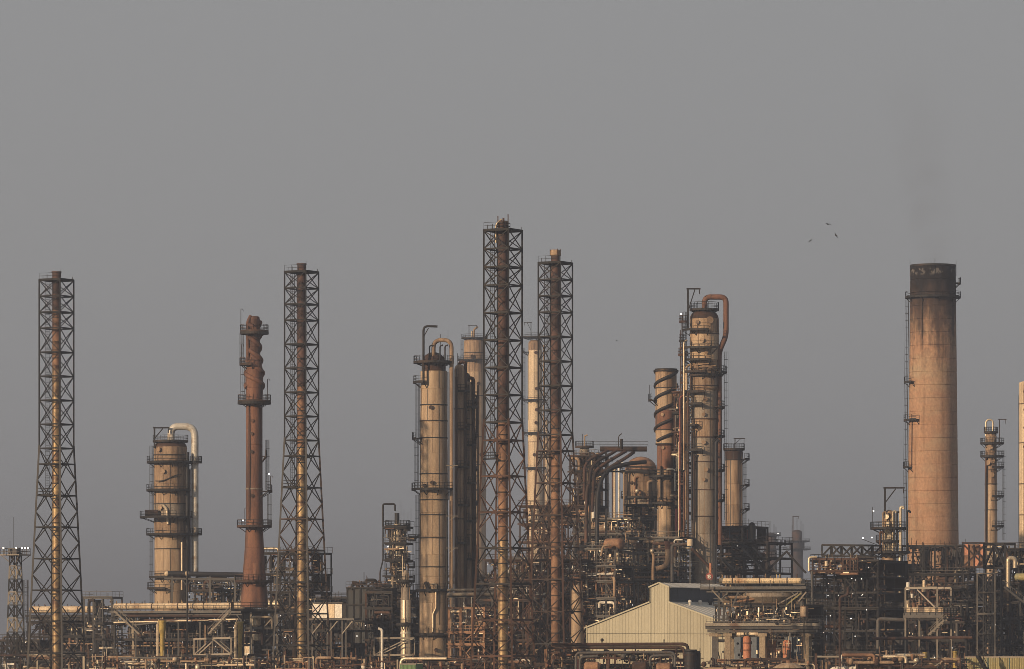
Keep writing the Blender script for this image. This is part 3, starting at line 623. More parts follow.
# F: small column tower with its looped frame
Y = 1060
t, c, s, rr = col('small rusty column crowded by railings and a square looped pipe, beside the big tan column', 397.6, Y,
    [(4.4, 526), (4.4, 545), (4.2, 560), (4.0, 580), (4, 640)], ['alu', 'alu', 'tandirty', 'tandirty', 'tandirty'], rings=(545, 560), n=24)
for y, w_, a0, a1 in ((526, 8, 0, 360), (559, 8, 0, 360), (585, 6, 120, 330)): platform(t, c, 4.4 * s, (4.4 + w_) * s, PZ(y, Y), a0, a1, 'black')
goose(t, 397, Y, [(390, 560, -.6), (390, 530, -.6), (383, 528, -.6), (383, 504, -.6), (395, 504, -.6), (395, 511, -.6)], 0.9, 'dark', 2, 8)
goose(t, 397, Y, [(397, 528, -.3), (397, 513, -.3)], 2.4, 'darkclad', 2, 10, 'neck'); goose(t, 397, Y, [(403.5, 528, 0), (403.5, 640, 0)], 2.6, 'darkclad', 2, 10, 'side_pipe')
goose(t, 397, Y, [(391.8, 530, .5), (391.8, 562, .5), (393, 575, .5)], 2.2, 'darkclad', 2, 10, 'side_pipe')
goose(t, 397, Y, [(383, 528, -.6), (383, 560, -.6), (380, 572, -.6), (380, 588, -.6)], .7, 'dark', 2, 6, 'downcomer')
for x_, yy in ((401, 500), (404, 509), (408, 512), (411, 508)): whip(t, x_, 528, yy, Y - .6)
platform(t, (PX(407, Y), Y - 1), .3, 3.4 * s, PZ(530, Y), 0, 360, 'dark', brackets=False); platform(t, (PX(412, Y), Y - 1), .3, 4 * s, PZ(540, Y), 0, 360, 'dark', brackets=False)
platform(t, (PX(411, Y), Y - 1), .3, 4 * s, PZ(567, Y), 0, 360, 'dark', brackets=False)
MB().tube(fillet([P(408, 537, Y - 1), P(416, 538, Y - 1), P(422, 534, Y - 1)], 1), .3, 8).build('link_pipe', 'dark', t)
lamp(t, P(388, 546.5, Y - 1.5)); lamp(t, P(405, 547, Y - 1.5)); nozzle(t, c, 4.2 * s, PZ(556, Y), -100, 1.0, 0.5, 'white')
Y = 948
t, c, s, rr = col('slender olive-beige column standing in front of the small rusty column', 405.6, Y, [(3.6, 573), (4.2, 586), (5.0, 600), (5.0, 622), (5.0, 633), (5.0, 650)], ['greyclad', 'greyclad', 'alu', 'alu', 'alu', 'alu'], rings=(633, 641), n=24, ringm='white')
platform(t, c, 4 * s, 9 * s, PZ(581, Y), 0, 360, 'dark'); platform(t, c, 5 * s, 10 * s, PZ(624, Y), 200, 380, 'dark'); goose(t, 405, Y, [(402.5, 576, -.5), (402.5, 556, -.5)], 0.6, 'alu', 1, 6, 'vent_pipe')
for y, a in ((582, -120), (624, -80)): nozzle(t, c, rr(y), PZ(y, Y), a, .5, .2, 'rust')

# G: spiral-straked column
Y = 1010
t, c, s, rr = col('open-topped column wrapped by dark spiral strakes', 666, Y, [(10.6, 370), (10.6, 388), (10.6, 410), (10.6, 430), (10.2, 444), (9.0, 446), (9.0, 470), (9.0, 500), (8.6, 503), (8.6, 535), (8.6, 560)],
    ['tandirty', 'tan', 'redbrown', 'tan', 'rust', 'redbrown', 'tandirty', 'tandirty', 'tan', 'tan', 'tan'], rings=(388, 430, 444, 470, 503), top='open')
for k in range(2):
    pts = [(c[0] + 10.9 * s * math.cos(a), c[1] + 10.9 * s * math.sin(a), PZ(371 + 70 * f, Y)) for f in [i / 80 for i in range(81)] for a in [-(k * math.pi + f * 2.4 * 2 * math.pi)]]
    MB().tube(pts, 0.34, 6).build('spiral_strake', 'darkclad', t)
MB().slist(c, 10.6 * s, 12.6 * s, PZ(371.5, Y), PZ(370.5, Y), 0, 360, 36).build('top_flange', 'dark', t)
platform(t, c, 10.6 * s, 17.5 * s, PZ(400, Y), 165, 215, 'dark'); whip(t, 649.5, 400, 385, Y)
platform(t, c, 9 * s, 14 * s, PZ(503, Y), 0, 360, 'dark'); platform(t, c, 9 * s, 17 * s, PZ(476, Y), 150, 340, 'dark')
goose(t, 666, Y, [(661, 466, -2), (661, 500, -2)], 0.8, 'dark', 2, 6, 'side_pipe'); goose(t, 666, Y, [(676, 446, -.5), (676, 545, -.5)], 2.0, 'darkclad', 2, 10, 'side_pipe')
for y in (415, 448): nozzle(t, c, rr(y), PZ(y, Y), -110, .4, .15, 'tandirty')

# H: the main column of the central group
Y = 1000
t, c, s, rr = col('main tall tan domed column with a thick brown looped pipe down its side', 704.3, Y,
    [(14.6, 319), (14.6, 333), (14.6, 360), (14.6, 388), (13.2, 391), (13.2, 419), (12.6, 420), (12.6, 437), (12.6, 462), (12.8, 490), (12.8, 517), (12.8, 534), (12.8, 575)],
    ['tandirty', 'tan', 'tandirty', 'tandirty', 'greyclad', 'tan', 'tandirty', 'greyclad', 'greyclad', 'greyclad', 'greyclad', 'greyclad'], rings=(334, 386, 419, 437.5, 462, 490, 516.5), ringm='darkrust', dome_m='rust', domeh=.36)
platform(t, c, 4 * s, 14.5 * s, PZ(309.5, Y), 0, 360, 'dark', h=1.4)
goose(t, 704, Y, [(704.5, 312, -.5), (704.5, 297, -.5), (726, 297, -.5), (726, 336, -.5), (719, 352, -.5), (719.5, 520, -.5), (719.5, 545, -.5)], 2.7, 'redbrown', 6, 14)
davit(t, P(688, 330, Y - 2), 42 * s, 12.5 * s, 0, 'dark', 0.34)
MB().bar(P(682, 315, Y - 1.5), P(682, 470, Y - 1.5), .2).bar(P(680.5, 330, Y - 1.5), P(680.5, 540, Y - 1.5), .16).build('stanchion', 'darkrust', t)
rnd = random.Random(5)
for y in (330, 348, 360, 372, 392, 404, 425, 450, 463):
    a0 = rnd.choice((150, 160, 190)); platform(t, c, rr(y), rr(y) + rnd.uniform(7, 10.5) * s, PZ(y, Y), a0, a0 + rnd.uniform(70, 125), 'dark')
for y in (372, 407, 436, 470, 500): platform(t, c, rr(y), rr(y) + 7.5 * s, PZ(y, Y), -45, 30, 'dark')
platform(t, c, 14.6 * s, 22 * s, PZ(359, Y), 170, 215, 'dark'); platform(t, c, 13.4 * s, 19 * s, PZ(375, Y), 215, 350, 'dark')
side_ladder(t, 704, Y, 724.5, 352, 520, (1, -.3, 0), 0.5); side_ladder(t, 704, Y, 686, 312, 460, (-1, -.4, 0), -1)
for y, a, d_ in ((321, -72, 1.2), (323, -118, .6), (341, -100, .6), (347, -80, .6), (353, -85, 0.5), (369, -70, .6), (400, -88, .6), (415, -95, .5), (443, -95, .6), (470, -85, .6), (480, -95, .5)):
    nozzle(t, c, rr(y), PZ(y, Y), a, d_, .3, 'tandirty')
for x_, ya, yb, w_, mm in ((684, 340, 470, .9, 'alu'), (686.5, 365, 390, 1.2, 'paleclad'), (691, 368, 392, .7, 'rust'), (699, 348, 365, .8, 'tandirty'), (688, 390, 545, 1.3, 'darkrust'), (692, 430, 520, 1.0, 'darkclad'), (716, 440, 530, 1.6, 'darkclad'), (694, 455, 540, .9, 'darkrust')):
    goose(t, 704, Y, [(x_ + 3, ya, -2.4), (x_, ya + 2, -2.6), (x_, yb, -2.6)], w_, mm, 2, 8, 'side_pipe')
for y, x0_, x1_ in ((365, 696, 716), (368, 698, 716), (371, 696, 714)): goose(t, 704, Y, [(x0_, y, -3), (x1_, y - 2.5, -3)], .7, 'tandirty', 2, 6, 'ring_pipe')
for x_, yy in ((681, 314), (695, 303), (699, 300), (711, 291), (692, 305)): whip(t, x_, yy + 12, yy, Y - 1)
lamp(t, P(681, 314, Y - 2)); lamp(t, P(692, 347, Y - 3))

rnd = random.Random(12)
for y in (322, 341, 355, 383, 412, 431, 444, 457, 470, 484, 498, 508): platform(t, (PX(683.5 + rnd.uniform(-2, 2), Y), Y - 1.6), .25, rnd.uniform(3.2, 5.2) * s, PZ(y, Y), 100, 350, 'black' if rnd.random() < .6 else 'rust', brackets=False, n=8)
for x_, ya, yb, w_, mm in ((680, 395, 530, .55, 'red'), (686, 400, 520, .7, 'tandirty'), (678.5, 440, 540, .6, 'alu'), (689, 405, 450, .8, 'tan'), (684, 470, 540, .9, 'redbrown')): goose(t, 704, Y, [(x_ + 4, ya, -2.2), (x_, ya + 2, -2.4), (x_, yb, -2.4)], w_, mm, 2, 8, 'side_pipe')
# I: lower column behind it
Y = 1090
t, c, s, rr = col('lower tan column with stepped side platforms behind the main tall column', 734, Y, [(9, 452), (8.6, 460), (8.6, 484), (8.6, 505), (8.6, 560)], ['rust', 'tandirty', 'tandirty', 'tandirty', 'tandirty'], rings=(460,), n=32, domeh=.15)
platform(t, c, 3 * s, 10.5 * s, PZ(449, Y), 0, 360, 'dark')
for y in (459, 485, 509): platform(t, c, 8.6 * s, 15.5 * s, PZ(y, Y), -50, 30, 'dark')
davit(t, P(735, 449, Y - 1), 11 * s, 10 * s, 0, 'dark', .2, True); side_ladder(t, 734, Y, 743.5, 460, 540, (1, -.4, 0)); goose(t, 734, Y, [(727.5, 455, -.5), (727.5, 540, -.5)], 1.2, 'darkclad', 1, 8, 'side_pipe')

# J: far hazy columns
for lab, cx, Y, spec, pl in (
    ('farthest column, a dark hazy outline with a crowded head platform', 797, 2600, [(5, 532), (5, 541), (7.5, 542), (7.5, 548), (6, 549), (6.4, 575), (6.4, 640)], ((541, 8, 0, 360), (549, 8, 0, 360))),
    ('hazy far column behind the dark braced frame', 770, 2300, [(6, 535), (6, 550), (7, 552), (7, 640)], ((535, 5, 0, 360), (549, 5, 0, 360))),
    ('slim hazy far column next to the hazy one behind the dark braced frame', 757, 2350, [(3.5, 540), (3.5, 560), (4, 640)], ((541, 4, 0, 360),))):
    t, c, s, rr = col(lab, cx, Y, spec, 'darkrust', plats=pl, n=20, domeh=.2, group='far hazy columns')
    for dx, h_ in ((-5, 7), (0, 14), (4, 11), (6, 8)): whip(t, cx + dx, spec[0][1] + 6, spec[0][1] - h_, Y, .3)
    if cx == 797: davit(t, P(793, 532, Y), 16 * s, 6 * s, 0, 'darkrust', .5, False)

# K: slim column right of the chimney, L: pale column at the edge
Y = 1180
t, c, s, rr = col('slim tan column ringed by many small platforms, beyond the concrete chimney', 991, Y, [(5.6, 436), (5.6, 452), (5.8, 470), (6.2, 485), (6.2, 510), (6.4, 530), (6.4, 560)], ['tandirty', 'tandirty', 'tandirty', 'tan', 'tan', 'tan', 'tan'], rings=(470, 484, 510), n=28)
platform(t, c, 3 * s, 7 * s, PZ(432, Y), 0, 360, 'dark')
for y in (443, 456, 467, 496, 526): platform(t, c, 6 * s, 13 * s, PZ(y, Y), -90, 60, 'dark')
for y in (443, 456): platform(t, c, 6 * s, 10.5 * s, PZ(y, Y), 120, 270, 'dark')
MB().tube(fillet([P(986, 436, Y), P(986, 421, Y), P(989.5, 419, Y), P(993, 421, Y), P(993, 436, Y)], .8), .22, 8).build('overhead_pipe', 'alu', t)
davit(t, P(999.5, 445, Y - 1), 26 * s, 7 * s, 0, 'dark', .2, False); side_ladder(t, 991, Y, 1003, 450, 540, (1, -.4, 0)); goose(t, 991, Y, [(986, 458, -1.3), (986, 545, -1.3)], .9, 'darkrust', 1, 8, 'side_pipe')
for y, a in ((447, -100), (461, -85), (463, -120), (475, -90)): nozzle(t, c, rr(y), PZ(y, Y), a, 1.0, .4, 'tandirty')
Y = 1080
t, c, s, rr = col('pale cream column cut off by the picture edge beside the slim tan column', 1027, Y, [(8, 383), (8, 404), (8, 443), (8, 484), (8, 515), (8, 548), (8, 600)], 'paleclad', rings=(404, 443, 484, 515), ringm='rust', n=32, domeh=.12)
for y in (392, 410, 428, 447): nozzle(t, c, rr(y), PZ(y, Y), -110, .4, .15, 'rust')
goose(t, 1027, Y, [(1021, 548, -2), (1021, 575, -2)], 1.0, 'paleclad', 1, 8, 'side_pipe'); side_ladder(t, 1027, Y, 1018.5, 395, 560, (-1, -.2, 0), 0, False)

# M: short column cluster beside the chimney
Y = 960
t, c, s, rr = col('short crowded column with a square crane frame beside the concrete chimney', 889, Y, [(6.5, 514), (6.5, 528), (6, 533), (6, 551), (7.5, 555), (7.5, 600)], ['tandirty', 'alu', 'alu', 'greyclad', 'tandirty', 'tandirty'], rings=(528, 551), n=28, domeh=.3)
platform(t, c, 6.5 * s, 18.5 * s, PZ(528, Y), 0, 360, 'dark'); platform(t, c, 6.5 * s, 21 * s, PZ(552, Y), 0, 360, 'dark'); platform(t, c, 6.5 * s, 13 * s, PZ(541, Y), 0, 360, 'dark')
davit(t, P(885, 516, Y - 1.2), 29 * s, 19.5 * s, 0, 'dark', .34, True)
for x_, y0, w_, mm in ((900.5, 507, 1.4, 'alu'), (897, 512, .9, 'darkclad'), (907, 511, 1.0, 'darkclad'), (880, 532, 1.1, 'rust'), (883, 512, .7, 'tandirty'), (893, 511, .7, 'alu'), (900, 553, 1.6, 'alu')):
    goose(t, 889, Y, [(x_ + 3, y0 + 2, -2), (x_ + 3, y0, -2), (x_, y0, -2), (x_, 600 if y0 > 550 else 551, -2)], w_, mm, 2, 8, 'side_pipe')
for x_, yy in ((872.5, 507), (889, 507), (905, 503), (908, 500)): whip(t, x_, 528, yy, Y - 2)
for x_, yy in ((873.5, 511), (872, 537.5), (863, 538)): lamp(t, P(x_, yy, Y - 2.5))
for y, a in ((517, -110), (520, -70), (524, -100), (537, -95), (545, -60)): nozzle(t, c, rr(y), PZ(y, Y), a, .7, .5, 'alu')
beam('lamp_arm', P(862, 539, Y - 2.4), P(880, 546, Y - 2), .1, 'dark', t)

# N: domed vessel and its ducts in the central group
Y = 1060
t, c, s, rr = col('fat domed vessel with pale riser pipes below a fan of dark sloping ducts', 641, Y, [(16, 470), (16, 482), (16, 497), (16, 512), (16, 560)], ['tandirty', 'tandirty', 'greyclad', 'tandirty', 'tandirty'], rings=(471, 497), name='domed_vessel', dome_m='flue_orange', domeh=.42)
platform(t, c, 16 * s, 21 * s, PZ(471, Y), 0, 360, 'dark'); platform(t, c, 16 * s, 20 * s, PZ(497, Y), 150, 380, 'dark')
for x_, ya, w_, mm in ((614.5, 469, 1.1, 'paleclad'), (619, 466, 1.3, 'palepipe'), (624, 474, 1.0, 'tandirty'), (612.5, 472, .8, 'darkrust'), (635, 480, 1.0, 'flue_orange'), (648, 484, 1.4, 'tandirty')):
    goose(t, 641, Y, [(x_ + 4, ya - 3, -3.2), (x_, ya - 2, -3.5), (x_, 518, -3.5)], w_, mm, 2, 10, 'riser_pipe')
for x_, y_, r_, mm in ((637, 491, 2.2, 'alu'), (640, 493, 1.8, 'flue_orange'), (634, 508, 2, 'alu'), (644, 506, 1.6, 'rust'), (632, 483, 1.8, 'darkrust')): MB().ball(P(x_, y_, Y - 4), r_ * s, 8, 6).build('valve', mm, t)
Y = 1020
t = thing('duct_fan', 'fan of thick dark ducts sloping and bending down from a high header', 'ducting', (PX(600, Y), Y, 0))
s = S(Y)
MB().tube([P(600, 449, Y + 3), P(647, 449, Y + 3)], 2.6 * s, 12).build('header_duct', 'darkrust', t)
for k, (pts, w_, mm) in enumerate((([(609, 450), (603, 453), (590, 459), (584.5, 466), (584, 500)], 1.5, 'rust'), ([(617, 450), (611, 454), (597, 461), (590, 470), (589, 505)], 1.5, 'darkrust'), ([(626, 451), (619, 455), (604, 464), (594, 472), (592, 512)], 1.7, 'rust'),
        ([(634, 452), (627, 457), (609, 468), (590, 479), (586.5, 492), (586, 545)], 1.7, 'darkrust'), ([(646, 462), (630, 463), (611, 468), (602, 477), (597.5, 494), (597, 545)], 2.0, 'darkclad'))):
    d_ = MB().tube(fillet([P(x_, y_, Y + 3 - 1.4 * i_) for i_, (x_, y_) in enumerate(pts)], 2.6, 5), w_ * s, 12).build('duct', mm, t)
    for i_ in range(1, len(pts) - 1):
        a_, b_ = P(*pts[i_], Y + 3 - 1.4 * i_), P(*pts[i_ + 1], Y + 3 - 1.4 * (i_ + 1)); m_ = a_.lerp(b_, .5); e_ = (b_ - a_).normalized() * .12
        MB().tube([m_ - e_, m_ + e_], w_ * s + .12, 12).build('flange', 'dark', d_)
for y in (471, 466): beam('support_beam', P(575, y, Y + 1.5), P(654, y + 1, Y + 1.5), 0.35 if y == 471 else 0.25, 'dark', t)
for x_ in (590, 606): beam('post', P(x_, 452, Y + 1.8), Vector((PX(x_, Y), Y + 1.8, 0)), .35, 'dark', t)
MB().tube([P(621.5, 449, Y), P(621.5, 439, Y)], 1.4 * s, 10).build('vent_stub', 'dark', t)
MB().tube(fillet([P(618.5, 448, Y - 1), P(618.5, 436, Y - 1), P(622, 433.5, Y - 1)], .5), .09, 6).build('lamp_post', 'dark', t)
b = MB(); rail_mb(b, [P(592, 447, Y + 2), P(648, 447, Y + 2)], 1.1, .07, 1.6); b.build('railing', 'dark', t)
Y = 1075
for lab, cx, hw, y0, mm in (('orange-tan column seen under the sloping ducts', 596, 7, 468, 'tandirty'), ('grey upright duct column beside the orange-tan one under the ducts', 584.5, 5, 450, 'greyclad')):
    t, c, s, rr = col(lab, cx, Y + (cx < 590) * 8, [(hw, y0), (hw, y0 + 20), (hw, y0 + 45), (hw, 560)], mm, rings=(y0 + 20,), n=28)
    platform(t, c, 2 * s, (hw + 4) * s, PZ(y0 - 5, Y), 0, 360, 'dark', brackets=False); whip(t, cx - 2, y0, y0 - 16, Y); goose(t, cx, Y, [(cx, y0 - 4, 0), (cx, y0 - 14, 0), (cx + 3, y0 - 15, 0)], .8, 'tandirty', 1, 8, 'vent_pipe')
# ------------------------------------------------------------------ process structures
class Grid:
    """local axes of a structure: u along its wide front, v into its depth"""
    def __init__(s, x0, x1, Y, D, z=0.0, phi=PHI):
        s.u = Vector((math.cos(phi), -math.sin(phi), 0)); s.v = Vector((math.sin(phi), math.cos(phi), 0))
        s.D = D; s.W = max(1.0, ((x1 - x0) * S(Y) - D * math.sin(phi)) / math.cos(phi))
        s.Y = Y; s.O = Vector((PX(x0, Y), Y + s.W * math.sin(phi) / 2 - D * math.cos(phi) / 2, 0))
    def p(s, u, v, z): return s.O + s.u * u + s.v * v + Vector((0, 0, z))
    def base(s): return s.p(s.W / 2, s.D / 2, 0)
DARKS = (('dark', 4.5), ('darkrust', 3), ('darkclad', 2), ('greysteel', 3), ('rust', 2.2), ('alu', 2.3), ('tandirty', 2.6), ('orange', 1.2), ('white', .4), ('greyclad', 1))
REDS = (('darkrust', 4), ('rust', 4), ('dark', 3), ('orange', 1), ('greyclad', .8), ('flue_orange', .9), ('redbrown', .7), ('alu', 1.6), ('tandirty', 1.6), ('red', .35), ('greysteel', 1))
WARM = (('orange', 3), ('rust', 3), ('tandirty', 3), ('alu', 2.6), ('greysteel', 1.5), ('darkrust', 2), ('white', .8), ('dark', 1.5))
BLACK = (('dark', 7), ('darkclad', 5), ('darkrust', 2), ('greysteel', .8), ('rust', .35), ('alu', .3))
def pick(r, pal):
    k = r.uniform(0, sum(w for _, w in pal))
    for n, w in pal:
        k -= w
        if k <= 0: return n
    return pal[0][0]
def fittings(t, g, z0, z1, n, r, pal, vmax=.6, k=3, big=1.0):
    """valves, flanges, junction boxes, brackets: too small to pick apart, one lot per colour"""
    n = int(n * 1.8); k += 1
    for _ in range(k):
        b = MB(); mm = pick(r, pal)
        for _ in range(max(1, n // k)):
            c = g.p(r.uniform(0, g.W), r.uniform(-.02, vmax) * g.D, r.uniform(z0 + .1, z1 - .2)); q = r.random(); a = r.uniform(.09, .36) * big
            if q < .35: b.box(c, (a, a, a * r.uniform(.8, 2.2)), g.u, g.v)
            elif q < .6: b.bar(c, c + Vector((0, 0, r.uniform(.8, 2.4))), a * .4)
            elif q < .8: b.bar(c, c + g.u * r.uniform(.8, 2.6), a * .4)
            elif q < .9: b.ball(c, a * .7, 6, 4)
            else: b.tube([c, c + (g.u if r.random() < .5 else Vector((0, 0, 1))) * a * 2.2], a * .5, 7)
        o = b.build('fittings', mm, t); o['kind'] = 'stuff'
def drum(t, g, u, v, z, L, rad, mm, axis='u', name='drum', saddles=True):
    d = g.u if axis == 'u' else (g.v if axis == 'v' else Vector((0, 0, 1)))
    a = g.p(u, v, z); pts = []; 
    prof = [(0.02, -L / 2 - rad * .5), (rad * .6, -L / 2 - rad * .4), (rad * .92, -L / 2 - rad * .15), (rad, -L / 2), (rad, L / 2), (rad * .92, L / 2 + rad * .15), (rad * .6, L / 2 + rad * .4), (0.02, L / 2 + rad * .5)]
    b = MB(); b.lathe((0, 0), prof, 16, False)
    q = d.to_track_quat('Z', 'Y') if axis != 'z' else None
    if q is not None: b.v = [tuple(q @ Vector(x) + a) for x in b.v]
    else: b.v = [tuple(Vector(x) + a) for x in b.v]
    o = b.build(name, mm, t)
    s_ = MB()
    if axis != 'z' and saddles:
        for f in (-.35, .35): s_.box(a + d * (f * L) - Vector((0, 0, rad * .9)), (.3, rad * 1.5, rad * .9), d, d.cross(Vector((0, 0, 1))))
        s_.build('saddle', 'dark', o)
    for f in (-.3, .2):
        w = (d * (f * L) + Vector((0, 0, rad))) if axis != 'z' else (g.v * (-rad) + Vector((0, 0, f * L)))
        e = Vector((0, 0, .5)) if axis != 'z' else g.v * (-.4)
        MB().tube([a + w - e * .2, a + w + e], .16, 7).build('nozzle', 'darkrust', o)
    return o
def structure(label, x0, x1, ys, Y, D, nu, seed, m='dark', pal=DARKS, nv=1, brace=.35, pipes=5, vert=4, drums=1, clutter=36, back=.35, decks=None, cat='process structure', name='process_structure', rails=True, post=.32, group=None, lamps=1, top_rail=True, lo=0.0, big=1.0):
    r = random.Random(seed); g = Grid(x0, x1, Y, D)
    t = thing(name, label, cat, g.base(), group)
    zs = [PZ(y, Y) for y in ys]; W = g.W; du = W / nu; dv = D / nv
    for i in range(nu + 1):
        for j in range(nv + 1): beam('post', g.p(i * du, j * dv, lo), g.p(i * du, j * dv, zs[0]), post, m if r.random() < .8 else pick(r, pal), t)
    for k, z in enumerate(zs):
        zl = zs[k + 1] if k + 1 < len(zs) else lo; h = z - zl
        for i in range(nu):
            for j in range(nv + 1):
                beam('beam', g.p(i * du + .17, j * dv, z - .22), g.p((i + 1) * du - .17, j * dv, z - .22), .24, m if r.random() < .85 else pick(r, pal), t, .36)
            q = r.random()
            if q < brace:
                j = 0 if r.random() < .6 else nv
                a, b_ = g.p(i * du, j * dv + .02, zl), g.p((i + 1) * du, j * dv + .02, z - .4)
                if r.random() < .5: beam('brace', a, b_, .17, m, t)
                if r.random() < .6: beam('brace', g.p((i + 1) * du, j * dv - .02, zl), g.p(i * du, j * dv - .02, z - .4), .17, m, t)
            if r.random() < back:
                MB().box(g.p((i + .5) * du, D - .5, (z + zl) / 2 - .1), (du * .96, .12, h * .86), g.u, g.v).build('wall_or_backing_panel', 'darkclad' if r.random() < .75 else 'darkrust', t)  # added dark backing sheet, stands for the gloom in the gaps
        for i in range(nu + 1):
            for j in range(nv): beam('cross_beam', g.p(i * du, j * dv + .17, z - .25), g.p(i * du, (j + 1) * dv - .17, z - .25), .22, m, t, .3)
        if decks is None or k in decks:
            MB().box(g.p(W / 2, D / 2, z + .01), (W + .7, D + .7, .07), g.u, g.v).build('deck', 'grating', t)
            MB().box(g.p(W / 2, -.36, z - .02), (W + .8, .08, .30), g.u, g.v).build('deck_edge', m, t)
            if rails and (top_rail or k):
                b = MB(); rail_mb(b, [g.p(-.3, D, z + .05), g.p(-.3, -.3, z + .05), g.p(W + .3, -.3, z + .05), g.p(W + .3, D, z + .05)], 1.1, .07, 1.7); b.build('railing', m if r.random() < .7 else 'greysteel', t)
        # pipes along the front
        for _ in range(pipes if k else max(1, pipes // 2)):
            rad = r.choice((.09, .12, .16, .22, .3)) ; u0, u1 = sorted((r.uniform(-.5, W), r.uniform(0, W + .5)))
            if u1 - u0 < 2.5: u1 = min(W, u0 + 3.5)
            v = r.uniform(-.4, D * .5); zp = z - r.uniform(.6, max(.7, min(2.2, h * .6))) if r.random() < .7 else z + r.uniform(.3, .9)
            pts = [g.p(u0, v, zp), g.p(u1, v, zp)]
            if r.random() < .5: pts.append(g.p(u1, v, max(lo, zp - r.uniform(1, h * 1.1))))
            if r.random() < .4: pts.insert(0, g.p(u0, v, max(lo, zp - r.uniform(1, h))))
            pipe('pipe', pts, rad * big, pick(r, pal), t, 8)
        for _ in range(vert):
            rad = r.choice((.08, .12, .16, .22, .34)); u = r.uniform(0, W); v = r.uniform(-.35, D * .4)
            za, zb = zl + r.uniform(-.3, h * .4), z + r.uniform(-.8, 1.0 if k else -.4); pts = [g.p(u, v, max(lo, za)), g.p(u, v, zb)]
            if r.random() < .5: pts.append(g.p(u + r.choice((-1, 1)) * r.uniform(.8, 2.5), v, zb))
            pipe('pipe', pts, rad * big, pick(r, pal), t, 8)
        for _ in range(drums if h > 1.8 else 0):
            rad = min(r.uniform(.45, 1.0), h * .32); ax = r.choice(('u', 'u', 'v', 'z'))
            L = r.uniform(2.2, 5.0) if ax != 'z' else min(h * .5, r.uniform(1.2, 2.6))
            L = min(L, W * .5) if ax == 'u' else (min(L, D * .6) if ax == 'v' else L)
            drum(t, g, r.uniform(L / 2 if ax == 'u' else rad, max(rad + .1, W - (L / 2 if ax == 'u' else rad))), r.uniform(rad, D * .5), zl + (rad * 1.5 if ax != 'z' else L / 2 + rad * .7), L, rad, pick(r, pal), ax)
        if clutter: fittings(t, g, zl, z, int(clutter * max(.6, h / 3)), r, pal, k=3, big=big)
        for _ in range(lamps):
            if r.random() < .6: lamp(t, g.p(r.uniform(0, W), -.5, zl + r.uniform(.5, .9) * h), r.uniform(.06, .1))
    return t, g, zs
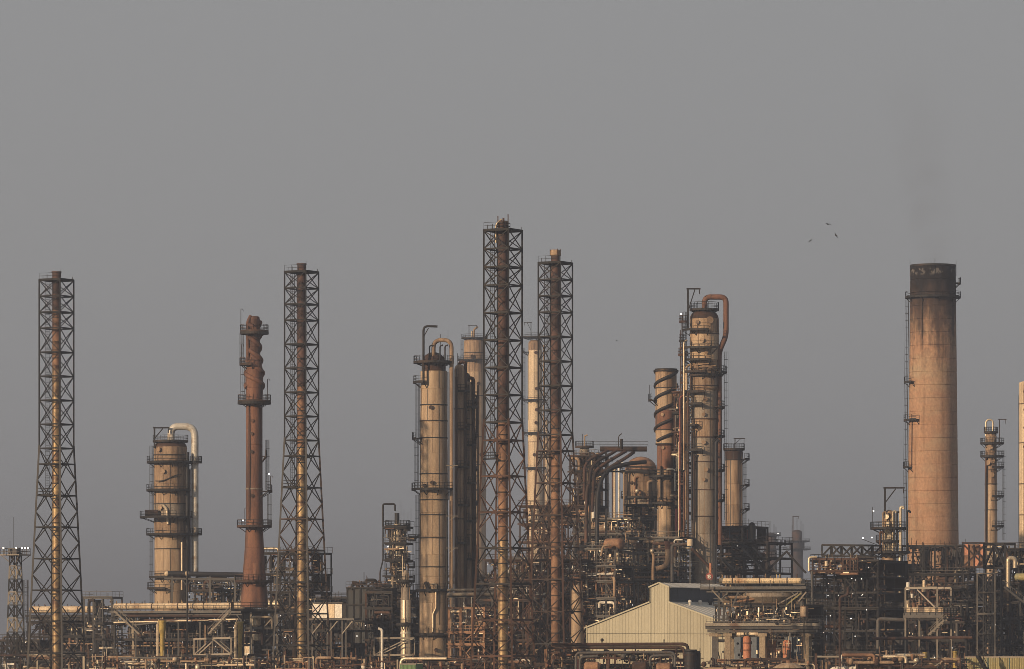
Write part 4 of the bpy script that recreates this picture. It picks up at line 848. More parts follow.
def cooler(label, x0, x1, ytop, ydeck, Y, D, nb, seed, legs=4, ylow=None, strip='alu', m='greysteel', fan=True, cat='air cooler', fan_m='greysteel', hdr=0.95, phi=PHI, inset=0.0):
    """a deck of finned-tube coolers: bundles above, fan rings below, braced legs"""
    r = random.Random(seed); g = Grid(x0, x1, Y, D, phi=phi); W = g.W; t = thing('air_cooler', label, cat, g.base()); b0 = W * inset
    zt, zd = PZ(ytop, Y), PZ(ydeck, Y); bw = W * (1 - inset) / nb; zl = PZ(ylow, Y) if ylow else 0.0
    for i in range(nb):
        o = MB().box(g.p(b0 + (i + .5) * bw, D / 2 + .9, (zt + zd) / 2 + .12), (bw - .05, D - 1.6, (zt - zd) * .5), g.u, g.v).build('cooler_bundle', 'greyclad', t)
        rh = (zt - zd) * .45 * hdr; MB().tube([g.p(b0 + i * bw + .04, .2, (zt + zd) / 2 + .1), g.p(b0 + (i + 1) * bw - .04, .2, (zt + zd) / 2 + .1)], rh, 16).build('header_drum', strip, t)
        if i % 2: MB().tube([g.p(b0 + i * bw - .08, .2, (zt + zd) / 2 + .1), g.p(b0 + i * bw + .08, .2, (zt + zd) / 2 + .1)], rh + .07, 16).build('flange', 'rust', t)
        b = MB()
        for k in range(2): q_ = g.p(b0 + (i + r.uniform(.1, .9)) * bw, -.1, zt - .1); b.tube([q_, q_ + Vector((0, 0, r.uniform(.3, .7)))], .09, 6)
        b.build('nozzle', 'flue_brass' if r.random() < .5 else 'rust', o)
        if fan:
            c = g.p(b0 + (i + .5) * bw, D * .4, 0); rr_ = min(bw, D) * .46
            f = MB().lathe((c.x, c.y), [(rr_ * .8, zd - 2.0), (rr_ * .8, zd - 1.6), (rr_, zd - .75)], 24, False).build('fan_ring', fan_m, t)
            h_ = MB().lathe((c.x, c.y), [(.28, zd - 2.3), (.28, zd - 1.5)], 10).build('fan_hub', 'dark', f)
    MB().box(g.p(W / 2, D / 2, zd - .2), (W + 1.8, D + 1.8, .14), g.u, g.v).build('walkway', 'grating', t)
    for v in (-.94, D + .94): MB().box(g.p(W / 2, v, zd - .3), (W + 1.9, .1, .5), g.u, g.v).build('edge_beam', m, t)
    for u in (-.94, W + .94): MB().box(g.p(u, D / 2, zd - .3), (.1, D + 1.7, .48), g.u, g.v).build('edge_beam', m, t)
    b = MB(); rail_mb(b, [g.p(-.9, D + .8, zd - .12), g.p(-.9, -.85, zd - .12), g.p(W + .9, -.85, zd - .12), g.p(W + .9, D + .8, zd - .12)], 1.15, .07, 1.5); b.build('railing', m, t)
    for i in range(legs + 1):
        for v in (0, D):
            u = W * (inset + (1 - inset) * i / legs); beam('leg', g.p(u, v, zl), g.p(u, v, zd - .56), .34, m, t)
            for s_ in ((1,) if i == 0 else (-1,) if i == legs else (-1, 1)): beam('knee_brace', g.p(u, v, zd - 2.6), g.p(u + 1.9 * s_, v, zd - .6), .18, m, t)
        beam('cross_beam', g.p(u, .2, zd - .75), g.p(u, D - .2, zd - .75), .24, m, t, .34)
    for v in (0, D): beam('girder', g.p(0, v, zd - .82), g.p(W, v, zd - .82), .26, m, t, .44)
    for k in range(5): pipe('pipe', [g.p(r.uniform(0, W * .4), -.5, zd - r.uniform(1, 3)), g.p(r.uniform(W * .5, W), -.5, zd - r.uniform(1, 3))], r.choice((.12, .2, .28)), pick(r, DARKS), t)
    gg = Grid(x0 + (x1 - x0) * inset, x1, Y, D, phi=phi); fittings(t, gg, zd - 3, zd - .5, 70, r, DARKS, .6, 4)
    return t, g
def truss(name, label, cat, a, b, h, m, n, Y=None, w=2.0, t_=None, th=.2):
    """a boxed truss from a to b (points on its lower chord), height h, width w in depth"""
    d = (b - a); e = Vector((0, 0, h)); back = Vector((d.y, -d.x, 0)).normalized() * -w if d.x > 0 else Vector((-d.y, d.x, 0)).normalized() * w
    t = t_ or thing(name, label, cat, (a.x, a.y, 0))
    for o in (Vector((0, 0, 0)), back):
        beam('chord', a + o, b + o, th * 1.3, m, t); beam('chord', a + o + e, b + o + e, th * 1.3, m, t)
        for i in range(n + 1): beam('vertical', a + o + d * (i / n), a + o + d * (i / n) + e, th, m, t)
        for i in range(n):
            p, q = (i + 1, i) if i % 2 else (i, i + 1)
            beam('diagonal', a + o + d * (p / n), a + o + d * (q / n) + e, th, m, t)
    for i in range(n + 1):
        for z in (0, 1): beam('cross_beam', a + d * (i / n) + e * z, a + d * (i / n) + e * z + back, th * .8, m, t)
    return t

# ---- left end
def mast():
    Y = 1000.0; s = S(Y); cx = 15.5; X0 = PX(cx, Y)
    t = thing('floodlight_mast', 'white and dark lattice floodlight mast with a railed lamp platform at the far edge', 'mast', (X0, Y, 0))
    zt = PZ(553, Y); hw = lambda z: (5.4 + (zt - z) / s * .033) * s
    zs = [PZ(y, Y) for y in (553, 566, 579, 592, 605, 618, 632, 646, 664, 682, 699)]
    cr = lambda i, z: Vector((X0, Y, z)) + UX * hw(z) * ((-1, 1, 1, -1)[i] / 1.36) + VX * hw(z) * ((-1, -1, 1, 1)[i] / 1.36)
    for j, (z1, z0) in enumerate(zip(zs, zs[1:])):
        mm = ('dark', 'palesteel', 'dark', 'palesteel', 'dark', 'palesteel', 'dark', 'dark', 'white', 'dark')[j]
        for i in range(4):
            k = (i + 1) % 4
            beam('leg', cr(i, z0), cr(i, z1), .26 if mm != 'white' else .34, mm, t); beam('brace', cr(i, z0), cr(k, z1), .13, mm, t); beam('brace', cr(k, z0), cr(i, z1), .13, mm, t)
            beam('crossbar', cr(i, z1), cr(k, z1), .2 if mm != 'white' else .36, mm, t)
            if mm in ('palesteel', 'white'): MB().box(cr(i, (z0 + z1) / 2).lerp(cr(k, (z0 + z1) / 2), .5), (.6, .07, .6), UX if i % 2 == 0 else VX, VX if i % 2 == 0 else UX).build('gusset_plate', mm, t)
    side = [Vector((X0, Y, 0)) + UX * 2.4 + VX * v for v in (-.8, .8)]
    for q in side: beam('side_post', q, q + Vector((0, 0, PZ(580, Y))), .16, 'dark', t)
    for z in zs[3:]:
        for a, b in ((side[0], side[1]), (side[0], cr(1, z) * 1), (side[1], cr(2, z) * 1)): beam('side_bar', Vector((a.x, a.y, z)), Vector((b.x, b.y, z)), .13, 'dark', t)
    ladder(t, side[0].lerp(side[1], .5), side[0].lerp(side[1], .5) + Vector((0, 0, PZ(580, Y))), UX, 'dark')
    zp = PZ(555, Y); po = MB().box((X0, Y, zp), (4.6, 4.2, .22), UX, VX).build('lamp_platform', 'palesteel', t)
    b = MB(); rail_mb(b, [Vector((X0, Y, zp + .1)) + UX * a + VX * c for a, c in ((-2.2, -2), (2.2, -2), (2.2, 2), (-2.2, 2), (-2.2, -2))], 1.2, .08, 1.5); b.build('railing', 'greysteel', po)
    for i in range(4): beam('strut', cr(i, zt - 1.8), Vector((X0, Y, zp - .1)) + UX * (2.1 * (-1, 1, 1, -1)[i]) + VX * (1.9 * (-1, -1, 1, 1)[i]), .14, 'palesteel', t)
    MB().box((X0 - .2, Y, zp + .75), (1.9, 1.6, 1.2), UX, VX).build('equipment_box', 'greysteel', t)
    for x_ in (3.5, 16.3, 22, 25, 28): 
        p = P(x_, 548, Y - 2.0); o = MB().bar(p + Vector((0, 0, -1.3)), p + Vector((0, 0, -.2)), .1).box(p + Vector((0, .15, 0)), (.55, .3, .5)).build('floodlight', 'greysteel', t)
        MB().ball(p + Vector((0, -.12, 0)), .2, 8, 5, 1, .5, 1).build('lamp', 'lamp', o)
    whip(t, 13.8, 552, 517, Y, .1); whip(t, 10, 552, 541, Y, .1)
mast()
cooler('far left pale cooler bank seen through the feet of the golden flue tower', 30, 118, 606, 614.5, 1170, 8, 7, 11, 5, None, 'paleclad', 'dark')
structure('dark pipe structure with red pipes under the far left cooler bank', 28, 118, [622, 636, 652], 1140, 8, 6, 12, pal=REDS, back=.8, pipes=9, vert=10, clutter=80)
structure('narrow railed walkway bridge on posts left of the long fan cooler deck', 84, 122, [597, 628], 1090, 4, 3, 13, m='greysteel', pipes=2, vert=2, drums=0, clutter=14, brace=.1, decks=(0,))
cooler('long fan cooler deck with pale bundles in front of the fat tan column', 113, 268, 603, 610.5, 1010, 9, 10, 14, 6, None, 'paleclad', 'greysteel')
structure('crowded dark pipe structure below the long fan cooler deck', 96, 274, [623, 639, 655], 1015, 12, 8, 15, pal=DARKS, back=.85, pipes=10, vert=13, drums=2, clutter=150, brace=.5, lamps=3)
Y = 1000.0
t = thing('stair_flight', 'sloping pale stair flight leading up to the left end of the long fan cooler deck', 'stairs', P(122, 699, Y)); 
def stair(t, a, b, m):
    a, b = Vector(a), Vector(b); off = VX * 1.0
    for o in (Vector((0, 0, 0)), off):
        beam('stringer', a + o, b + o, .12, m, t, .34); beam('handrail', a + o + Vector((0, 0, 1.0)), b + o + Vector((0, 0, 1.0)), .09, m, t)
        for k in range(5): q = a.lerp(b, k / 4) + o; beam('baluster', q, q + Vector((0, 0, 1.0)), .07, m, t)
    n = max(4, int((b - a).length / .45))
    for k in range(n): q = a.lerp(b, (k + .5) / n); MB().box(q + off * .5 + Vector((0, 0, .06)), (.3, .95, .05), UX, VX).build('tread', m, t)
stair(t, P(139, 634, Y - 8), P(114, 611, Y - 8), 'palesteel')
t = thing('stair_flight', 'sloping pale stair flight near the foot of the red-brown stack', 'stairs', P(215, 699, Y)); stair(t, P(208, 634, Y - 8), P(228, 613, Y - 8), 'palesteel')
structure('dark frame of fans and dark header pipe behind the long fan cooler deck', 186, 264, [580, 590, 601], 1058, 6, 7, 16, pal=DARKS, back=.12, clutter=110, pipes=5, vert=9, drums=1, brace=.15, decks=(1,), lamps=2)
Y = 1046.0
t = thing('header_pipe', 'thick dark horizontal header pipe running to the red-brown stack', 'pipe', P(168, 699, Y))
MB().tube([P(166, 573.5, Y), P(248, 575, Y)], 2.6 * S(Y), 14).build('pipe_run', 'darkclad', t)
for x_ in (167, 187): MB().ball(P(x_, 573.7, Y - .1), 2.7 * S(Y), 10, 7).build('end_cap', 'paleclad', t)
for x_ in (172, 187, 210, 235): 
    beam('post', P(x_, 576.5, Y - .2), Vector((PX(x_, Y), Y - .2, 0)), .42, 'greysteel', t); beam('knee_brace', P(x_, 586, Y - .2), P(x_ - 6, 578, Y - .2), .2, 'greysteel', t); beam('knee_brace', P(x_, 586, Y - .2), P(x_ + 6, 578, Y - .2), .2, 'greysteel', t)
beam('cap_beam', P(164, 578.4, Y - .2), P(250, 579.4, Y - .2), .4, 'greysteel', t)
t = thing('pole', 'thin dark pole standing up past the thick header pipe', 'pole', P(187, 699, 1003)); MB().tube([Vector((PX(187.3, 1003), 1003, 0)), P(187.3, 546, 1003)], .17, 7).build('pole_shaft', 'dark', t); beam('arm', P(183, 546, 1003), P(191, 546, 1003), .1, 'dark', t)
# olive vents, orange truss, pale cabinet
def vent(label, cx, y0, y1, r0, r1, Y):
    s = S(Y); X0 = PX(cx, Y); t = thing('vent_pipe', label, 'vent pipe', (X0, Y, 0), 'olive vent pipes')
    MB().lathe((X0, Y), [(r1 * s, 0), (r1 * s, PZ(y0 + 15, Y)), (r0 * s, PZ(y0 + 9, Y)), (r0 * s, PZ(y0, Y))], 18).build('vent_shaft', 'olive', t)
    MB().slist((X0, Y), r0 * s, (r0 + .8) * s, PZ(y0 + 1, Y), PZ(y0, Y) + .1, 0, 360, 18).build('rim', 'olive', t)
    ring(t, (X0, Y), r1 * s, PZ(y0 + 24, Y), .2, .1, 'olive', 18, 'flange')
    for k in range(3): MB().tube(fillet([P(cx - 4 - k * .8, y0 + 40, Y), P(cx - 4 - k * .8, y0 - 2 + k * 2, Y), P(cx - 1, y0 - 2 + k * 2, Y)], .4), .06, 6).build('steam_line', 'alu', t)
vent('wide-mouthed olive vent pipe below the fat tan column', 162.3, 621, 669, 3.4, 2.3, 930); vent('straight olive vent pipe beside the pale cabinet', 240.2, 622, 669, 2.6, 2.0, 930)
truss('pipe_truss', 'pale tan truss span in front of the dark pipe structure', 'truss', P(194, 655, 940), P(231, 654, 935), 16 * S(940), 'palesteel', 2, w=1.2, th=.26)
t = thing('cabinet', 'pale upright cabinet on a frame beside the straight olive vent pipe', 'cabinet', P(249, 699, 950)); MB().box(P(248.5, 646, 950), (1.3, 1.3, 3.3), UX, VX).build('cabinet_body', 'white', t)
MB().box(P(248.5, 646, 950) - VX * .67, (1.05, .06, 2.7), UX, VX).build('cabinet_door', 'paleclad', t); MB().box(P(248.5, 637, 950), (1.6, 1.6, .16), UX, VX).build('cabinet_roof', 'palesteel', t)
for x_ in (244.5, 253): beam('post', Vector((PX(x_, 950), 950, 0)), P(x_, 632, 950), .22, 'palesteel', t)
beam('beam', P(242, 632, 950), P(256, 632, 950), .26, 'palesteel', t); beam('beam', P(240, 655, 950), P(256, 655, 950), .26, 'palesteel', t)

# ---- between the red stack and the big column
structure('tall dark frame of pipes and rails behind the dark brown flue tower', 262, 331, [553, 574, 592, 611, 632, 650], 1020, 9, 5, 21, pal=DARKS, back=.3, pipes=4, vert=5, clutter=56, lamps=2, brace=.5)
Y = 975.0; g = Grid(312, 346, Y, 1.4)
t = thing('panel_house', 'brightly sunlit pale panelled cabin raised on braced legs', 'cabin', g.base())
for i in range(4): MB().box(g.p((i + .5) * g.W / 4, .06, PZ(611, Y)), (g.W / 4 - .08, .12, 14 * S(Y)), g.u, g.v).build('wall_or_backing_panel', 'white' if i != 2 else 'paleclad', t)
MB().box(g.p(g.W / 2, g.D / 2 + .1, PZ(611, Y)), (g.W - .1, g.D - .1, 13.8 * S(Y)), g.u, g.v).build('cabin_body', 'paleclad', t)
MB().box(g.p(g.W / 2, g.D / 2, PZ(603, Y)), (g.W + .5, g.D + .5, .2), g.u, g.v).build('roof', 'greysteel', t)
MB().box(g.p(g.W / 2 + 1, g.D / 2, PZ(619.3, Y)), (g.W + 4, g.D + 1, .34), g.u, g.v).build('floor_slab', 'greysteel', t)
for u in (0, g.W / 2, g.W):
    for v in (0, g.D): beam('leg', g.p(u, v, 0), g.p(u, v, PZ(620, Y)), .3, 'greysteel', t)
    beam('knee_brace', g.p(u, 0, PZ(634, Y)), g.p(u + 2.4, 0, PZ(621, Y)), .22, 'palesteel', t)
b = MB(); rail_mb(b, [g.p(0, -.3, PZ(602.2, Y)), g.p(g.W, -.3, PZ(602.2, Y)), g.p(g.W, g.D, PZ(602.2, Y))], 1.1, .07, 1.3); b.build('railing', 'dark', t)
structure('dark lower structure under the sunlit panelled cabin', 284, 352, [630, 648], 985, 8, 5, 22, pal=REDS, back=.7, clutter=60, pipes=5, vert=5, lamps=2)
def furnace():
    Y = 1000.0; g = Grid(348, 397, Y, 9); W, D = g.W, g.D; zt = PZ(588, Y)
    t = thing('furnace', 'dark boxy furnace with a row of pale openings and a railed pipe-strewn roof', 'furnace', g.base())
    MB().box(g.p(W / 2, D / 2, zt / 2), (W, D, zt), g.u, g.v).build('furnace_body', 'slate', t)
    for i in range(4):
        for y0, y1 in ((590, 604), (606, 620), (631, 644), (646, 662)):
            MB().box(g.p((i + .5) * W / 4, -.06, (PZ(y0, Y) + PZ(y1, Y)) / 2), (W / 4 - .5, .14, (y1 - y0) * S(Y)), g.u, g.v).build('wall_or_backing_panel', 'slate', t)
    for i in range(5): beam('buckstay', g.p(i * W / 4, -.15, 0), g.p(i * W / 4, -.15, zt), .3, 'dark', t)
    for y in (588, 605, 621, 629.5, 645): beam('buckstay', g.p(-.2, -.2, PZ(y, Y)), g.p(W + .2, -.2, PZ(y, Y)), .26, 'dark', t)
    for i in range(6):
        o = MB().box(g.p(1.2 + i * .95 * 1, -.18, PZ(625, Y)), (.66, .2, 4.6 * S(Y)), g.u, g.v).build('peep_door', 'palesteel', t)
        MB().box(g.p(1.2 + i * .95, -.3, PZ(625, Y)), (.42, .06, 3.2 * S(Y)), g.u, g.v).build('door_plate', 'dark', o)
    MB().box(g.p(W / 2, -.8, PZ(630, Y)), (W + .4, 1.3, .12), g.u, g.v).build('gallery', 'grating', t)
    b = MB(); rail_mb(b, [g.p(-.2, D, zt), g.p(-.2, -.3, zt), g.p(W, -.3, zt), g.p(W, D, zt)], 1.2, .08, 1.5); b.build('roof_railing', 'dark', t); b = MB(); rail_mb(b, [g.p(0, -1.4, PZ(630, Y)), g.p(W, -1.4, PZ(630, Y))], 1.0, .07, 1.5); b.build('railing', 'dark', t)
    for pts, r_, mm in (([(352, 590), (352, 584), (366, 584), (366, 580), (376, 580), (376, 590)], .3, 'dark'), ([(358, 590), (358, 583), (352, 583)], .4, 'darkrust'), ([(379, 590), (379, 586), (392, 586)], .25, 'dark'), ([(364, 588), (364, 572)], .07, 'dark')):
        MB().tube(fillet([P(x, y, Y - 3) for x, y in pts], .5), r_, 8).build('roof_pipe', mm, t)
    r = random.Random(4); fittings(t, g, zt, zt + 1.5, 26, r, DARKS, .7)
    for x_, y_ in ((357, 636), (349, 645), (373, 656), (391, 640)): lamp(t, P(x_, y_, Y - 6), .12)
    return t
furnace()
t = thing('steam_pipe', 'white bent steam pipe standing before the dark furnace', 'pipe', P(381, 699, 945)); MB().tube(fillet([P(378, 628.5, 945), P(382, 629.5, 945), P(382, 650, 945), Vector((PX(382, 945), 945, 0))], .8), .26, 10).build('pipe_run', 'white', t)
truss('pipe_support', 'pale goalpost pipe support with a diagonal beside the white steam pipe', 'pipe support', P(374, 655, 948), P(409, 655, 944), 17 * S(948), 'palesteel', 1, w=2, th=.2)
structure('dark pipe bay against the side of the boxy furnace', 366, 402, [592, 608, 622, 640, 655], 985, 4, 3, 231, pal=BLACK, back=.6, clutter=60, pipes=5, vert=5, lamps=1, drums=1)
structure('dense railed pipework at the feet of the two slim columns', 378, 424, [590, 606, 624, 642, 656], 1055, 8, 4, 23, pal=DARKS, back=.6, clutter=70, lamps=2)
t = thing('container', 'green corrugated container roof peeking above the bottom edge', 'container', P(411, 699, 840)); g = Grid(400, 423, 840, 2.4)
MB().box(g.p(g.W / 2, g.D / 2, PZ(664, 840) / 2), (g.W, g.D, PZ(664, 840)), g.u, g.v).build('container_body', 'green', t)
for i in range(12): beam('corrugation', g.p((i + .5) * g.W / 12, -.03, 0), g.p((i + .5) * g.W / 12, -.03, PZ(664.6, 840)), .12, 'green', t)
for v in (0, g.D): beam('roof_rail', g.p(-.1, v, PZ(664, 840)), g.p(g.W + .1, v, PZ(664, 840)), .2, 'palesteel', t)
# ---- behind and around the tall central towers
structure('orange-tan steel frame of heavy beams at the foot of the tallest flue tower', 449, 505, [607, 632, 644, 660], 925, 8, 3, 31, m='orange', pal=WARM, back=.5, clutter=44, pipes=4, vert=4, brace=.5, decks=(1, 2), post=.42, lamps=0, drums=1)
Y = 930.0
t = thing('pipe_bridge', 'two pale pipes on a slim bridge running from the big tan column', 'pipe bridge', P(455, 699, Y))
for y, r_ in ((590, .22), (594.5, .34)): MB().tube([P(447, y, Y), P(497, y - .5, Y)], r_, 8).build('pipe_run', 'palesteel', t)
for x_ in (452, 464, 478, 492): beam('post', Vector((PX(x_, Y), Y + .5, 0)), P(x_, 588, Y + .5), .24, 'greysteel', t)
beam('beam', P(447, 597, Y + .5), P(497, 597, Y + .5), .3, 'greysteel', t)
structure('dark rusty frame of pipes and vessels between the tallest tower and its neighbour', 486, 556, [560, 580, 600, 622, 640, 656], 1010, 10, 5, 32, m='darkrust', pal=REDS + WARM, back=.55, clutter=120, pipes=8, vert=10, drums=2, lamps=2)
structure('upper dark pipe frame seen through the gap of the two rusty towers', 520, 600, [506, 524, 542], 1080, 9, 5, 33, m='darkrust', pal=REDS + WARM, back=.25, clutter=90, pipes=6, vert=8, lamps=1, drums=1)
structure('red-brown pipe frame around the foot of the flue tower with the wind shield', 540, 602, [560, 578, 596, 616, 636], 985, 9, 4, 341, m='darkrust', pal=REDS + WARM, back=.6, clutter=120, pipes=8, vert=9, lamps=1, drums=1)
t = thing('vertical_vessel', 'orange-tan pointed vessel caught by the sun behind dark braces', 'vessel', P(577, 699, 965)); c = (PX(577, 965), 965)
MB().lathe(c, [(1.1, 0), (1.1, PZ(611, 965)), (1.0, PZ(611, 965) + .02), (1.15, PZ(609, 965)), (1.15, PZ(592, 965)), (.8, PZ(588, 965)), (.35, PZ(585, 965))], 20).build('vessel_shell', 'tan', t)
for y in (593, 601, 609): ring(t, c, 1.15, PZ(y, 965), .14, .06, 'rust', 20)
for a, b_ in (((570, 586), (583, 600)), ((583, 598), (572, 614)), ((571, 614), (571, 584))): beam('guard_bar', P(*a, 962), P(*b_, 962), .2, 'dark', t)
structure('wide pipe-filled frame below the sloping ducts and domed vessel', 574, 664, [519, 534, 549, 562], 1035, 11, 6, 35, m='greysteel', pal=DARKS + WARM, back=.25, clutter=130, pipes=10, vert=12, drums=2, lamps=1)
structure('orange-lit steel frame just above the gable of the cream shed', 578, 634, [549, 566, 581, 598, 616], 985, 8, 4, 36, m='greysteel', pal=WARM, back=.35, clutter=120, pipes=8, vert=11, brace=.6, lamps=0)
t = thing('exchanger_shell', 'rusty orange exchanger lying on the frame above the cream shed', 'heat exchanger', P(613, 699, 975)); g = Grid(600, 628, 975, 2)
drum(t, g, g.W / 2, 1, PZ(544, 975), g.W * .6, 1.1, 'flue_orange', 'u', 'exchanger_body')
MB().tube(fillet([P(601, 556, 973), P(603, 546, 973), P(611, 545, 973)], .5), .22, 8).build('inlet_pipe', 'tandirty', t)
structure('dark pipe maze between the main column foot and the cream shed', 628, 704, [538, 553, 567, 580], 1000, 11, 5, 37, m='greysteel', pal=DARKS + WARM, back=.35, clutter=130, pipes=10, vert=10, drums=2, lamps=1)
structure('dense pipe clutter standing behind the cream shed roof', 610, 700, [581, 596], 1010, 6, 5, 371, pal=WARM, back=.9, clutter=80, pipes=5, vert=5, drums=1, lamps=0)
t = thing('bent_pipe', 'pale thick J-shaped pipe bend above the shed ridge', 'pipe', P(664, 699, 965)); MB().tube(fillet([P(668, 549, 965), P(667, 566, 965), P(656, 569, 965)], 2.2, 6), .5, 12).build('pipe_run', 'tandirty', t); MB().tube(fillet([P(667, 541, 965), P(668, 549, 965)], 1), .53, 12).build('upper_bend', 'redbrown', t)
t = thing('bent_pipe', 'upright tan pipe with a valve left of the J-shaped bend', 'pipe', P(652, 699, 966)); MB().tube(fillet([P(651, 549, 966), P(654, 556, 966), P(653, 566, 966), P(653, 580, 966)], 1), .3, 10).build('pipe_run', 'tandirty', t); MB().ball(P(652, 551, 965.6), .42, 8, 6).build('valve', 'alu', t)
t = thing('bent_pipe', 'slim grey goalpost pipe above the shed ridge', 'pipe', P(675, 699, 960)); MB().tube(fillet([P(672, 582, 960), P(672, 545, 960), P(689, 544, 960)], .6), .32, 8).build('pipe_run', 'greysteel', t)
t = thing('lamp_globe', 'small cream drum on a post above the sloping pipe', 'drum', P(690, 699, 955)); MB().lathe((PX(690, 955), 955), [(.5, PZ(546, 955)), (.55, PZ(545, 955)), (.55, PZ(540, 955)), (.45, PZ(539, 955))], 14).build('drum_body', 'paleclad', t); beam('post', Vector((PX(690, 955), 955, 0)), P(690, 546, 955), .22, 'greysteel', t)
MB().tube([P(691.5, 548, 955), P(712, 570, 955)], .3, 8).build('sloping_pipe', 'rust', t)
t = thing('round_sign', 'round red and white sign on a post left of the glowing cooler deck', 'sign', P(710, 589, 845.4)); c = P(709.3, 576.5, 845.2)
q = MB(); q.tube([c, c + Vector((0, .12, 0))], .62, 20); q.build('sign_disc', 'red', t)
q = MB(); q.tube(fillet([c + Vector((-.3, -.02, .06)), c + Vector((.0, -.02, .28)), c + Vector((.3, -.02, .1)), c + Vector((-.28, -.02, -.12)), c + Vector((.02, -.02, -.32)), c + Vector((.32, -.02, -.2))], .2), .11, 6); q.build('sign_mark', 'white', t)
beam('post', Vector((c.x, c.y + .25, PZ(589, 845.4))), c + Vector((0, .25, .3)), .12, 'dark', t); MB().tube([P(710.5, 573, 845.4), P(710.5, 563, 845.4)], .2, 8).build('red_post', 'salmon', t)
def braced_frame():
    t, g, zs = structure('big dark braced frame with sloping members right of the main column', 686, 792, [543, 558, 573], 1075, 12, 7, 41, pal=BLACK, back=.25, clutter=44, pipes=4, vert=4, drums=1, brace=.95, lamps=1, post=.42)
    for a, b_ in (((688, 547), (716, 575)), ((742, 548), (768, 575)), ((786, 551), (806, 573)), ((752, 546), (778, 574)), ((786, 552), (764, 574)), ((735, 570), (712, 550))): beam('raking_brace', P(*a, 1066), P(*b_, 1066), .42, 'greysteel' if a[0] < 760 else 'dark', t)
    for x_, y_ in ((752, 524), (742, 528), (762, 531), (781, 540), (785, 540), (777, 539)): beam('stanchion', P(x_, 546, 1072), P(x_, y_, 1072), .25, 'dark', t)
    for x_, y_ in ((778, 533.5), ): lamp(t, P(x_, y_, 1068), .12)
braced_frame()
structure('dark blue-grey pipe deck stacked on the big braced frame', 700, 768, [527, 543], 1085, 9, 5, 42, pal=(('blue', 3), ('dark', 4), ('darkclad', 3), ('rust', 1.4), ('red', .8), ('alu', .8)), back=.5, clutter=60, pipes=6, vert=6, drums=1, lamps=1, lo=PZ(546, 1085))
MBp = thing('pressure_vessel', 'small dark round-ended vessel at the edge of the blue-grey deck', 'vessel', P(751, 699, 1078)); MB().lathe((PX(752, 1078), 1078), [(.8, PZ(540, 1078)), (.8, PZ(526, 1078)), (.5, PZ(523, 1078)), (.02, PZ(522, 1078))], 14).build('vessel_shell', 'darkclad', MBp); ring(MBp, (PX(752, 1078), 1078), .8, PZ(530, 1078), .2, .08, 'dark', 14)

